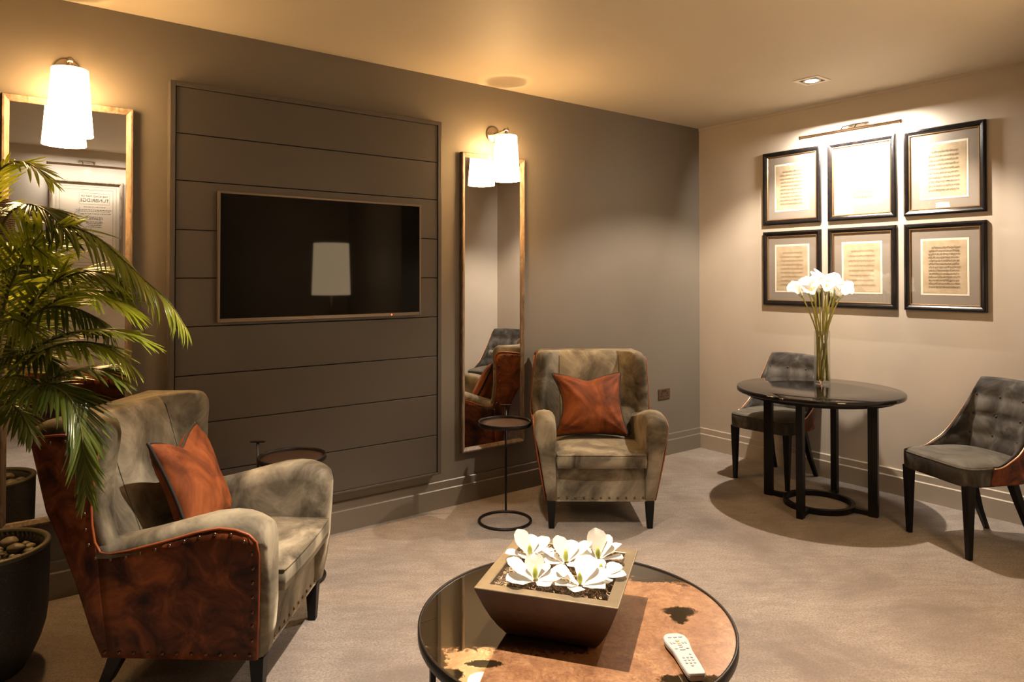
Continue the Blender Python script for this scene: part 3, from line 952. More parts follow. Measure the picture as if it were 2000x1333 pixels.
# ------------------------------------------------------------------ rust cushions
def cushion(chair, corners, thick, label, chop, seed, pl, pr):
    """corners TL, TR, BR, BL in the chair's axes; front is towards -y"""
    ang = {1: R(51), 2: R(-36.9)}[chair]; base = {1: (0.747, 2.929), 2: (3.108, 3.236)}[chair]
    cs = [Vector(c) for c in corners]
    cen = sum(cs, Vector())/4
    Mx = Matrix.Rotation(ang, 3, 'Z')
    wc = Mx @ cen + Vector((*base, 0))
    low = min(c.z for c in cs)
    t = empty('throw_cushion', (wc.x, wc.y, wc.z), ang, label, 'cushion', 'rust velvet cushions with black piping')
    L = [c-cen for c in cs]
    nrm = (L[1]-L[0]).cross(L[3]-L[0]).normalized()
    if nrm.y > 0: nrm = -nrm
    N = 29
    def P(u, v, s):
        # concave sides: the corners stay out, the sides draw in
        uu = u*(1-(pl if u < 0 else pr)*(1-v*v)**1.3); vv = v*(1-0.085*(1-u*u))
        if v > 0: vv -= chop*math.exp(-abs(u*2.2)**1.5)*v**2
        a, b = (uu+1)/2, (vv+1)/2
        p = L[3].lerp(L[2], a).lerp(L[0].lerp(L[1], a), b)
        th = thick*((1-u*u)*(1-v*v))**0.42
        th *= 1-0.16*chop*8*math.exp(-(u*2.6)**2)*smooth((v+0.2)/1.2)
        wr = 0.0
        for cu, cv in ((-1, 1), (1, 1), (1, -1), (-1, -1)):
            du, dv = u-cu, v-cv
            d = math.hypot(du, dv)
            an = math.atan2(dv, du)
            wr += 0.013*math.sin(an*13+seed+cu*2)*math.exp(-(d*1.5)**2)*smooth(d*2.5)
        wr += 0.007*noise.noise((u*1.8+seed, v*1.8, s*2.0))
        e = (1-u**8)*(1-v**8)
        return p+nrm*s*(th+wr*e)
    gs = [-1+2*i/(N-1) for i in range(N)]
    gs = [math.sin(g*PI/2)*0.6+g*0.4 for g in gs]
    bm = bmesh.new()
    grid(bm, [[P(u, v, 1) for u in gs] for v in gs]); grid(bm, [[P(u, v, -1) for u in gs] for v in gs])
    bmesh.ops.remove_doubles(bm, verts=bm.verts, dist=0.0006)
    obj('cover', bm, M['cushion'], t, True)
    ring = [P(u, -1, 0) for u in gs]+[P(1, v, 0) for v in gs[1:]]+[P(u, 1, 0) for u in reversed(gs[:-1])]+[P(-1, v, 0) for v in reversed(gs[1:-1])]
    bm = bmesh.new(); tube(bm, ring, 0.0066, 7, closed=True)
    obj('piping', bm, M['black_cord'], t, True)
cushion(1, [(-0.25, 0.165, 0.905), (0.205, 0.215, 0.885), (0.235, 0.07, 0.497), (-0.20, 0.015, 0.497)], 0.075, 'rust velvet cushion with black piping on the left armchair', 0.27, 1.0, 0.12, 0.10)
cushion(2, [(-0.262, 0.205, 0.865), (0.200, 0.205, 0.872), (0.215, 0.0, 0.490), (-0.255, 0.0, 0.490)], 0.078, 'rust velvet cushion with black piping on the armchair facing the camera', 0.20, 4.0, 0.27, 0.13)

# ------------------------------------------------------------------ slim side tables
def side_table(cx, cy, ang, label):
    t = empty('side_table', (cx, cy, 0), 0, label, 'side table', 'slim round side tables with a handle')
    bm = bmesh.new()
    n = 48; ring = [(0.160*math.cos(2*PI*k/n), 0.160*math.sin(2*PI*k/n), 0.0085) for k in range(n)]
    tube(bm, ring, 0.0085, 10, closed=True)
    obj('base_ring', bm, M['black_metal'], t, True)
    c, s = math.cos(ang), math.sin(ang)
    px, py = 0.1725*c, 0.1725*s
    bm = bmesh.new(); tube(bm, [(px*0.95, py*0.95, 0.008), (px*0.99, py*0.99, 0.02), (px, py, 0.06), (px, py, 0.685)], 0.0068, 10)
    obj('pole', bm, M['black_metal'], t, True)
    bm = bmesh.new(); box(bm, -0.036, 0.036, -0.010, 0.010, 0.685, 0.692)
    bevel_mod(obj('handle', bm, M['black_metal'], t, loc=(px, py, 0), rot=(0, 0, R(-37))), 0.002)
    bm = bmesh.new(); lathe(bm, [(0.156, 0.600), (0.158, 0.604), (0.158, 0.608), (0.1, 0.6085), (0.02, 0.6085)], 48)
    obj('tray', bm, M['bronze'], t, True)
    bm = bmesh.new()
    lathe(bm, [(0.155, 0.597), (0.164, 0.597), (0.1665, 0.601), (0.1665, 0.620), (0.164, 0.623), (0.159, 0.623), (0.156, 0.620), (0.155, 0.608)], 48, caps=False)
    obj('rim', bm, M['black_metal'], t, True)
side_table(2.546, 3.45, math.atan2(0.137, 0.108), 'slim black side table standing before the mirror, left of the facing armchair')
side_table(1.21, 3.44, math.atan2(0.10, -0.135), 'slim black side table half hidden behind the left armchair')

# ------------------------------------------------------------------ round black dining table
def dining_table():
    cx, cy = 4.395, 2.445
    t = empty('round_table', (cx, cy, 0), R(11), 'round black polished table on a ring base, carrying the calla vase', 'table')
    bm = bmesh.new(); lathe(bm, [(0.500, 0.742), (0.513, 0.746), (0.516, 0.752), (0.516, 0.768), (0.511, 0.774), (0.3, 0.775), (0.02, 0.775)], 96)
    o = obj('tabletop', bm, M['black_gloss'], t, True); bevel_mod(o, 0.001, 1)
    bm = bmesh.new(); lathe(bm, [(0.40, 0.722), (0.46, 0.722), (0.46, 0.742), (0.40, 0.742)], 64, caps=False)
    obj('apron_ring', bm, M['black_wood'], t)
    for k in range(4):
        a = k*PI/2
        bm = bmesh.new(); box(bm, 0.305, 0.362, -0.020, 0.020, 0.0, 0.742); bevel_mod(obj('leg', bm, M['black_wood'], t, rot=(0, 0, a)), 0.003)
        bm = bmesh.new(); box(bm, 0.20, 0.305, -0.016, 0.016, 0.004, 0.034); bevel_mod(obj('foot_bar', bm, M['black_wood'], t, rot=(0, 0, a)), 0.003)
        bm = bmesh.new(); box(bm, 0.02, 0.43, -0.020, 0.020, 0.716, 0.7415); bevel_mod(obj('cross_rail', bm, M['black_wood'], t, rot=(0, 0, a)), 0.003)
    bm = bmesh.new(); lathe(bm, [(0.195, 0.002), (0.222, 0.002), (0.222, 0.038), (0.195, 0.038), (0.195, 0.002)], 64, caps=False)
    bevel_mod(obj('base_ring', bm, M['black_wood'], t), 0.003)
dining_table()

# ------------------------------------------------------------------ dining chairs
def dining_chair(loc, rz, label):
    t = empty('dining_chair', (*loc, 0), rz, label, 'chair', 'tufted dining chairs at the round table')
    # seat outline (counter clockwise), front at -y
    def outline(n=72):
        pts = []
        for k in range(n):
            a = 2*PI*k/n
            c, s = math.cos(a), math.sin(a)
            if s < 0: ex = 0.28; rx, ry = 0.245, 0.25
            else: ex = 0.72; rx, ry = 0.245, 0.235
            pts.append((rx*math.copysign(abs(c)**ex, c), ry*math.copysign(abs(s)**ex, s)))
        return pts
    O = outline()
    def ring(sc, z, bow=0.0): return [(x*sc, y*sc, z-(bow*(1-(x/0.25)**2) if y < -0.2 else 0)) for x, y in O]
    bm = bmesh.new()
    loft(bm, [ring(0.94, 0.398), ring(0.985, 0.392), ring(0.995, 0.40), ring(1.0, 0.45), ring(1.0, 0.478), ring(0.985, 0.487)])
    obj('seat_rail', bm, M['velvet_dark'], t, True)
    bm = bmesh.new()
    loft(bm, [ring(0.97, 0.482), ring(0.965, 0.492), ring(0.93, 0.500), ring(0.80, 0.509), ring(0.6, 0.514), ring(0.3, 0.517), ring(0.05, 0.518)])
    obj('seat', bm, M['velvet_seat'], t, True)
    bm = bmesh.new(); tube(bm, ring(0.985, 0.487), 0.004, 6, closed=True)
    obj('seat_piping', bm, M['velvet_seat'], t, True)
    # tub back: a band that follows the rear of the seat and sweeps up
    def base_pt(u):      # |u| = 1 at the front end of the wrap
        a = PI/2 - u*R(112)
        c, s = math.cos(a), math.sin(a)
        ex = 0.28 if s < 0 else 0.72
        rx, ry = 0.252, (0.25 if s < 0 else 0.242)
        return (rx*math.copysign(abs(c)**(0.72 if s >= 0 else 0.5), c), ry*math.copysign(abs(s)**ex if s >= 0 else abs(s)**0.9, s))
    def top_pt(u):
        k = 0.43
        s = abs(u)/k
        if s <= 1: return (0.212*u/k, 0.345-0.035*s**2.2)
        return (math.copysign(0.212+0.05*(s-1), u), 0.31-0.20*(s-1))
    def height(u):
        a = abs(u)
        if a < 0.40: return 0.92-0.006*(a/0.40)**2
        q = (a-0.40)/0.60
        return 0.498+0.416*(1-smooth(min(1, q*1.02))**0.55)**1.15
    def surf(u, z, inset):
        w_ = max(0, (z-0.40)/(0.92-0.40))
        b, p = base_pt(u), top_pt(u)
        k = w_**1.15
        x, y = lerp(b[0], p[0], k), lerp(b[1], p[1], k)
        # inward = towards the seat centre
        d = Vector((-x, -y-0.02, 0)); d.normalize()
        return Vector((x, y, z))+d*inset
    nu = 61
    us = [-1+2*i/(nu-1) for i in range(nu)]
    # outside: hide
    bm = bmesh.new()
    grid(bm, [[surf(u, 0.398+(height(u)-0.006-0.398)*q/14, -0.003) for q in range(15)] for u in us])
    o = obj('back_shell', bm, M['leather'], t, True); solidify(o, 0.006, 0)
    # inside: tufted velvet with a rolled top
    NX, NZ = 4.6, 4.0
    def thick(u): return 0.048*(1-0.72*smooth((abs(u)-0.45)/0.55))
    bm = bmesh.new()
    rows = []
    for u in us:
        hh = height(u); col = []
        nv = 26
        for q in range(nv):
            z = 0.47+(hh-0.012-0.47)*q/(nv-1)
            cu = (u+0.72)/1.44*NX; cz = (z-0.47)/(0.92-0.47)*NZ
            su = abs(math.sin(PI*cu)); sz = abs(math.sin(PI*cz))
            tuft = 0.017*(su*sz)**0.45+0.008*(su+sz)/2
            env = smooth((hh-0.012-z)/0.035)*(1-smooth((abs(u)-0.72)/0.2))
            col.append(surf(u, z, thick(u)-0.014+tuft*env+0.010*(1-env)))
        tk = thick(u)
        for a in (25, 60, 95, 130, 165):
            col.append(surf(u, hh-0.012+0.012*math.sin(R(a)), tk/2+(tk/2-0.004)*math.cos(R(a))))
        col.append(surf(u, hh-0.04, 0.002))
        rows.append(col)
    grid(bm, rows)
    obj('backrest', bm, M['velvet_dark'], t, True)
    # buttons at the crossings of the tufting
    bm = bmesh.new(); bmesh.ops.create_uvsphere(bm, u_segments=10, v_segments=6, radius=0.008)
    me = bpy.data.meshes.new('button'); bm.to_mesh(me); bm.free(); me.materials.append(M['velvet_dark'])
    for i in range(1, 5):
        for j in range(1, 4):
            u = -0.72+1.44*i/NX; z = 0.47+(0.92-0.47)*j/NZ
            if z > height(u)-0.05: continue
            p = surf(u, z, thick(u)-0.012)
            inst('button', me, t, p)
    # piping and studs along the swept edge
    bm = bmesh.new(); tube(bm, [surf(u, height(u)-0.008, -0.006) for u in us], 0.0035, 6)
    obj('edge_piping', bm, M['copper_stud'], t, True)
    # legs
    for sx in (-1, 1):
        bm = bmesh.new()
        loft(bm, [[(sx*0.207+a*q, -0.205+b*q, z) for a, b in ((-1, -1), (1, -1), (1, 1), (-1, 1))] for q, z in ((0.013, 0), (0.0245, 0.400))])
        bevel_mod(obj('leg', bm, M['black_wood'], t), 0.003)
        bm = bmesh.new()
        rings = []
        for z in (0, 0.13, 0.26, 0.400):
            u = z/0.4; q = lerp(0.013, 0.023, u); cy = 0.30-0.155*u**0.8; cx = sx*lerp(0.165, 0.135, u)
            rings.append([(cx+a*q, cy+b*q, z) for a, b in ((-1, -1), (1, -1), (1, 1), (-1, 1))])
        loft(bm, rings)
        bevel_mod(obj('leg', bm, M['black_wood'], t), 0.003)
    return t
dining_chair((4.70, 2.955), R(-87), 'grey tufted dining chair behind the round table near the corner')
dining_chair((4.46, 1.59), R(-115), 'grey tufted dining chair at the right edge with rust hide shell')

# ------------------------------------------------------------------ glass vase with calla lilies
VX, VY, VZ = 4.575, 2.515, 0.7755
def vase():
    t = empty('glass_vase', (VX, VY, VZ), 0, 'tall clear cylinder vase on the round black table', 'vase')
    bm = bmesh.new()
    lathe(bm, [(0.047, 0.0), (0.051, 0.003), (0.051, 0.366), (0.0495, 0.369), (0.0475, 0.366), (0.0475, 0.024), (0.044, 0.019), (0.01, 0.018)], 40)
    obj('vase_body', bm, M['glass'], t, True)
vase()
def calla_meshes():
    out = []
    for v in range(3):
        r = random.Random(40+v)
        bm = bmesh.new()
        n, m = 20, 9
        rows = []
        for i in range(m):
            q = i/(m-1)
            row = []
            for k in range(n+1):
                a = -PI*1.05+2*PI*1.05*k/n
                tip = max(0, math.cos(a))**3
                rad = 0.010+0.020*q+0.026*q**2.8*(1+0.8*tip)
                zz = 0.088*q+0.016*tip*q**3-0.016*q**5*(1-tip)*(1+0.3*math.sin(a*3+v))+0.012*math.sin(a*2.0+v)*q**4
                rr = rad*(1-0.10*abs(a)/PI)
                row.append((rr*math.cos(a), rr*math.sin(a), zz))
            rows.append(row)
        grid(bm, rows)
        bmesh.ops.recalc_face_normals(bm, faces=bm.faces)
        me = bpy.data.meshes.new('spathe'); bm.to_mesh(me); bm.free()
        me.materials.append(M['calla'])
        for p in me.polygons: p.use_smooth = True
        out.append(me)
    return out
SP = calla_meshes()
bm = bmesh.new(); lathe(bm, [(0.0045, -0.018), (0.0095, 0.0), (0.0125, 0.012), (0.0165, 0.026)], 12, caps=False)
me_throat = bpy.data.meshes.new('throat'); bmesh.ops.recalc_face_normals(bm, faces=bm.faces); bm.to_mesh(me_throat); bm.free(); me_throat.materials.append(M['calla_base'])
for p in me_throat.polygons: p.use_smooth = True
bm = bmesh.new(); lathe(bm, [(0.004, 0.0), (0.005, 0.03), (0.003, 0.055), (0.001, 0.06)], 8)
me_spadix = bpy.data.meshes.new('spadix'); bm.to_mesh(me_spadix); bm.free()
M['spadix'] = mat('yellow spadix', (0.75, 0.45, 0.05), 0.6); me_spadix.materials.append(M['spadix'])
def calla(i, az, spread, top, twist, v):
    b_az = az+rnd.choice((-1, 1))*rnd.uniform(0.9, 1.7)
    base = Vector((0.036*math.cos(b_az), 0.036*math.sin(b_az), 0.026))
    neck = Vector((0.036*math.cos(az), 0.036*math.sin(az), 0.362))
    head = Vector((spread*math.cos(az), spread*math.sin(az), top))
    t = empty('calla_lily', (VX, VY, VZ), 0, 'white calla lily on a long green stem in the glass vase', 'flower', 'calla lilies in the glass vase')
    mid = base.lerp(neck, 0.5)
    pts = catmull([base, mid, neck, neck.lerp(head, 0.55)+Vector((0, 0, 0.02)), head], 16)
    bm = bmesh.new(); tube(bm, pts, 0.005, 8, rad=[lerp(0.0058, 0.0045, k/15) for k in range(16)])
    obj('stem', bm, M['stem'], t, True)
    d = (pts[-1]-pts[-3]).normalized()
    d = (d+Vector((math.cos(az), math.sin(az), 0))*0.12).normalized()
    q = d.to_track_quat('Z', 'Y') @ Euler((0, 0, twist)).to_quaternion()
    for nm, me in (('spathe', SP[v % 3]), ('throat', me_throat), ('spadix', me_spadix)):
        o = bpy.data.objects.new(nm, me); C.objects.link(o); o.parent = t
        o.location = head-d*0.004 if nm != 'spadix' else head+d*0.01
        o.rotation_mode = 'QUATERNION'; o.rotation_quaternion = q
        if nm == 'spathe': o.scale = (1.1, 1.1, 1.1)
    return t
SPEC = [(0, .130, .605), (40, .095, .635), (75, .115, .625), (115, .130, .61), (150, .095, .64), (185, .13, .61), (222, .105, .63), (255, .125, .60), (290, .085, .63), (325, .13, .60), (20, .045, .665), (140, .045, .66), (260, .05, .655), (340, .03, .675)]
def calla_px(sp):
    x, y = VX+(sp[1]+0.05)*math.cos(R(sp[0])), VY+(sp[1]+0.05)*math.sin(R(sp[0]))
    return (x*0.7986-y*0.6018)/(x*0.6018+y*0.7986)
ORD = ('first', 'second', 'third', 'fourth', 'fifth', 'sixth', 'seventh', 'eighth', 'ninth', 'tenth', 'eleventh', 'twelfth', 'thirteenth', 'last')
for k, (az, sp, tp) in enumerate(sorted(SPEC, key=calla_px)):
    t = calla(k, R(az), sp, tp, rnd.uniform(-0.7, 0.7), k)
    t['label'] = 'white calla lily in the glass vase, %s bloom counted from the left' % ORD[k]

# ------------------------------------------------------------------ coffee table
CTX, CTY, CTZ = 1.51, 1.665, 0.42
def coffee_table():
    t = empty('coffee_table', (CTX, CTY, 0), R(-37), 'low round coffee table with antiqued copper glass top and black rim', 'coffee table')
    bm = bmesh.new(); lathe(bm, [(0.492, CTZ-0.012), (0.494, CTZ-0.002), (0.3, CTZ-0.002), (0.02, CTZ-0.002)], 96)
    obj('glass_top', bm, M['table_glass'], t, False)
    bm = bmesh.new(); lathe(bm, [(0.488, CTZ-0.032), (0.502, CTZ-0.032), (0.5035, CTZ-0.028), (0.5035, CTZ+0.001), (0.5015, CTZ+0.003), (0.4955, CTZ+0.003), (0.494, CTZ+0.001), (0.494, CTZ-0.014), (0.488, CTZ-0.016), (0.488, CTZ-0.032)], 96, caps=False)
    obj('rim', bm, M['black_metal'], t, True)
    for k in range(4):
        a = R(26+90*k)
        bm = bmesh.new(); box(bm, -0.008, 0.008, -0.008, 0.008, 0.0, CTZ-0.03)
        bevel_mod(obj('leg', bm, M['black_metal'], t, loc=(0.484*math.cos(a), 0.484*math.sin(a), 0), rot=(0, 0, a)), 0.002)
    bm = bmesh.new(); lathe(bm, [(0.476, 0.0), (0.492, 0.0), (0.492, 0.016), (0.476, 0.016), (0.476, 0)], 96, caps=False)
    obj('floor_ring', bm, M['black_metal'], t)
coffee_table()

# ------------------------------------------------------------------ square planter bowl with magnolias
BX, BY, BZ = 1.467, 1.684, CTZ-0.0015
BRZ = R(-54.6)
def bowl():
    t = empty('planter_bowl', (BX, BY, BZ), BRZ, 'square bronze flared planter of white magnolias on the coffee table', 'planter')
    prof = [(0.138, 0.0), (0.142, 0.004), (0.160, 0.03), (0.178, 0.062), (0.194, 0.098), (0.207, 0.132), (0.2165, 0.158), (0.218, 0.162), (0.217, 0.165), (0.182, 0.1655), (0.180, 0.163), (0.176, 0.135), (0.17, 0.13)]
    bm = bmesh.new()
    sub = 8
    rings = []
    for r, z in prof:
        ring = []
        cs = [(-r, -r), (r, -r), (r, r), (-r, r)]
        for i in range(4):
            a, b = cs[i], cs[(i+1) % 4]
            for k in range(sub): ring.append((lerp(a[0], b[0], k/sub), lerp(a[1], b[1], k/sub), z))
        rings.append(ring)
    loft(bm, rings)
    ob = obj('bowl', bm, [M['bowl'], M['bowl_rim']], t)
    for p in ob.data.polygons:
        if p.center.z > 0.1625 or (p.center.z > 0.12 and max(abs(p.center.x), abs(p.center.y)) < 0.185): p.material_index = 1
    bevel_mod(ob, 0.002, 2)
    # dried moss bed
    bm = bmesh.new(); n = 30
    grid(bm, [[(-0.179+0.358*i/(n-1), -0.179+0.358*j/(n-1), 0.146+0.010*noise.noise((i*0.5, j*0.5, 3.1))+0.004*noise.noise((i*1.7, j*1.7, 1)) ) for i in range(n)] for j in range(n)])
    o = obj('moss_bed', bm, M['soil'], t, True); o['kind'] = 'stuff'
    # wood shavings
    bm = bmesh.new()
    r = random.Random(5)
    for k in range(1500):
        side = r.random()
        x, y = r.uniform(-0.172, 0.172), r.uniform(-0.172, 0.172)
        z = 0.153+r.uniform(-0.004, 0.010)
        a = r.uniform(0, 2*PI); L = r.uniform(0.006, 0.017); cu = r.uniform(0.2, 1.6)
        pts = []
        for q in range(4):
            s_ = q/3-0.5
            pts.append(Vector((x+L*s_*math.cos(a)-cu*L*s_*s_*math.sin(a), y+L*s_*math.sin(a)+cu*L*s_*s_*math.cos(a), z+r.uniform(-0.0015, 0.003))))
        wv = Vector((-math.sin(a), math.cos(a), 0.6))*r.uniform(0.0005, 0.0011)
        grid(bm, [[p-wv for p in pts], [p+wv for p in pts]])
    o = obj('wood_shavings', bm, M['shaving'], t); o['kind'] = 'stuff'
bowl()

def petal_mesh(L, Wd, cup, curl, seed):
    r = random.Random(seed)
    bm = bmesh.new()
    m, n = 9, 7
    rows = []
    for i in range(m):
        q = i/(m-1)
        wd = Wd*(0.24+0.76*smooth(q*1.45))*math.sqrt(max(0.0, 1-max(0.0, (q-0.50)/0.503)**2.6))
        row = []
        for k in range(n):
            s = -1+2*k/(n-1)
            x = L*q
            y = wd*s
            z = cup*(s*s)*wd*0.75+curl*L*(q**1.6)-0.10*L*max(0, q-0.75)+0.004*noise.noise((q*3+seed, s*2, 0))
            row.append((x, y, z))
        rows.append(row)
    grid(bm, rows)
    bmesh.ops.recalc_face_normals(bm, faces=bm.faces)
    me = bpy.data.meshes.new('petal'); bm.to_mesh(me); bm.free()
    me.materials.append(M['petal'])
    for p in me.polygons: p.use_smooth = True
    return me
PET = [petal_mesh(0.098, 0.039, 0.30, 0.14, s) for s in (1, 2)]+[petal_mesh(0.090, 0.036, 0.36, 0.08, s) for s in (3, 4)]
bm = bmesh.new(); lathe(bm, [(0.004, 0), (0.0075, 0.008), (0.0085, 0.018), (0.006, 0.030), (0.002, 0.039)], 12)
me_pist = bpy.data.meshes.new('pistil'); bmesh.ops.recalc_face_normals(bm, faces=bm.faces); bm.to_mesh(me_pist); bm.free(); me_pist.materials.append(M['pistil'])
for p in me_pist.polygons: p.use_smooth = True
def magnolia(x, y, z, petals, label, s=1.0):
    t = empty('magnolia', (x, y, z), R(-37), label, 'flower', 'white magnolia blooms in the planter bowl')
    for i, (az, tilt, L) in enumerate(petals):
        o = inst('petal', PET[i % 4], t)
        o.rotation_euler = Euler((rnd.uniform(-0.2, 0.2), -R(tilt), R(az)), 'XYZ')
        o.scale = (L*s*0.92, L*s*0.92, L*s*0.92)
        a = R(az); o.location = (0.006*math.cos(a), 0.006*math.sin(a), 0.0)
    inst('pistil', me_pist, t, (0, 0, 0.004), (rnd.uniform(-.25, .25), rnd.uniform(-.25, .25), 0))
# azimuths are in the camera-aligned frame: 0 = right, 90 = away
zf = 0.586
magnolia(1.337, 1.655, zf, [(163, 26, 1.12), (-6, 12, 1.15), (92, 55, .95), (48, 26, .8), (200, 4, 1.0), (-55, 2, .75), (128, 14, .9)], 'white magnolia bloom with bright green centre at the front left of the bowl')
magnolia(1.432, 1.80, zf+0.004, [(140, 50, 1.0), (35, 26, .95), (190, 8, .95), (5, 10, .95), (85, 40, .8), (250, 12, .8), (-45, 6, .95)], 'white magnolia bloom at the back left of the bowl, tall rounded petal')
magnolia(1.493, 1.690, zf+0.004, [(118, 46, .95), (22, 24, 1.15), (215, 10, .95), (-58, 8, .8), (165, 18, .95), (68, 30, .9)], 'white magnolia bloom in the middle of the bowl')
magnolia(1.596, 1.645, zf+0.004, [(102, 62, 1.05), (50, 40, .95), (15, 26, 1.05), (-25, 10, .95), (-150, 6, .7), (155, 16, .75)], 'white magnolia bloom standing tallest at the back right of the bowl')
magnolia(1.425, 1.548, zf, [(66, 30, 1.1), (14, 12, 1.05), (-35, 6, .95), (203, 8, .95), (150, 16, .9), (-110, 4, .8)], 'white magnolia bloom at the front right of the bowl over wood shavings')
magnolia(1.525, 1.560, zf-0.004, [(35, 8, .85), (-15, 4, .8), (95, 20, .8), (-80, 3, .7)], 'small half hidden magnolia bloom near the right rim of the bowl')

# ------------------------------------------------------------------ remote control
def remote():
    t = empty('remote_control', (1.590, 1.290, CTZ-0.001), R(58), 'silver grey remote control lying on the coffee table', 'remote control')
    # local x runs from the narrow tail to the wide head
    sec = [(-0.107, 0.0225), (-0.100, 0.0262), (-0.06, 0.0285), (-0.02, 0.0285), (0.015, 0.0295), (0.045, 0.0345), (0.070, 0.0375), (0.092, 0.0345), (0.104, 0.0250), (0.1085, 0.0140)]
    def shell(z0, z1, f0, f1):
        bm = bmesh.new()
        rings = []
        for zz, f in ((z0, f0), ((z0+z1)/2, (f0+f1)/2+0.01), (z1, f1)):
            rings.append([(x*1.0*(0.985 if f < 1 else 1), -y*f, zz) for x, y in sec]+[(x*(0.985 if f < 1 else 1), y*f, zz) for x, y in reversed(sec)])
        loft(bm, rings)
        return bm
    bevel_mod(obj('lower_case', shell(0.001, 0.015, 0.80, 1.0), M['remote_edge'], t), 0.002)
    bevel_mod(obj('upper_case', shell(0.0152, 0.024, 1.0, 0.93), M['remote'], t), 0.003, 3)
    def key(x, y, a, b, m=M['key']):
        bm = bmesh.new(); lathe(bm, [(1.0, 0), (1.0, 0.0014), (0.8, 0.0022)], 12)
        o = obj('button', bm, m, t, True, loc=(x, y, 0.0236)); o.scale = (a, b, 1)
    for i in range(3):
        for j in range(3): key(-0.028-0.0135*i, -0.0115+0.0115*j, 0.0038, 0.0036)
    key(-0.0685, 0, 0.0038, 0.004); key(-0.012, -0.013, 0.003, 0.0035)
    key(0.050, 0, 0.0055, 0.0055, M['key_gold'])
    for dx, dy in ((0.0115, 0), (-0.0115, 0), (0, 0.013), (0, -0.013)): key(0.050+dx, dy, 0.004+abs(dy)*0.1, 0.004+abs(dx)*0.2)
    for y in (-0.022, 0.022): key(0.050, y, 0.0065, 0.0028)
    key(0.027, 0, 0.0025, 0.006); key(0.012, 0, 0.002, 0.0085)
    for y in (-0.011, 0.011): key(0.019, y*1.5, 0.0025, 0.0045)
    for y in (-0.016, 0.0, 0.016): key(0.082, y, 0.003, 0.006)
remote()

# ------------------------------------------------------------------ palm in a stone pot
PX, PY = -0.02, 3.336
def pot():
    t = empty('plant_pot', (PX, PY, 0), 0, 'tall dark speckled stone pot at the left edge holding the palm', 'plant pot')
    prof = [(0.128, 0.0), (0.136, 0.004), (0.162, 0.05), (0.186, 0.105), (0.203, 0.165), (0.210, 0.23), (0.213, 0.36), (0.214, 0.468)]
    bm = bmesh.new(); lathe(bm, prof+[(0.214, 0.472), (0.196, 0.472), (0.194, 0.43), (0.19, 0.42)], 64)
    obj('pot_body', bm, M['pot'], t, True)
    bm = bmesh.new(); lathe(bm, [(0.2145, 0.466), (0.217, 0.472), (0.215, 0.480), (0.206, 0.483), (0.197, 0.480), (0.195, 0.470)], 64, caps=False)
    obj('rim', bm, M['pot_rim'], t, True)
pot()
PEB = []
for v in range(3):
    bm = bmesh.new(); bmesh.ops.create_icosphere(bm, subdivisions=3, radius=1.0)
    for q in bm.verts:
        f = 1+0.16*noise.noise(q.co*1.1+Vector((v*7, 0, 0)))+0.05*noise.noise(q.co*2.3+Vector((0, v*3, 0)))
        q.co = Vector((q.co.x*f, q.co.y*f*0.82, q.co.z*f*0.62))
    me = bpy.data.meshes.new('pebble'); bm.to_mesh(me); bm.free(); me.materials.append(M['pebble'])
    for p in me.polygons: p.use_smooth = True
    PEB.append(me)
r = random.Random(3)
placed = []
tries = 0
while len(placed) < 46 and tries < 6000:
    tries += 1
    rad = r.choice([0.034, 0.030, 0.026, 0.020, 0.016, 0.013])
    a = r.uniform(0, 2*PI); d = r.uniform(0.03, 0.19-rad)
    x, y = d*math.cos(a), d*math.sin(a)
    if all(math.hypot(x-p[0], y-p[1]) > (rad+p[2])*0.88 for p in placed) and math.hypot(x, y) > 0.02+rad*0.6:
        placed.append((x, y, rad))
for i, (x, y, rad) in enumerate(placed):
    o = inst('pebble', PEB[i % 3], None, (PX+x, PY+y, 0.424+rad*0.58), (r.uniform(-.2, .2), r.uniform(-.2, .2), r.uniform(0, 6)), (rad, rad, rad))
    tag(o, 'smooth river pebble lying in the stone pot under the palm', 'pebble', 'pebbles in the plant pot')

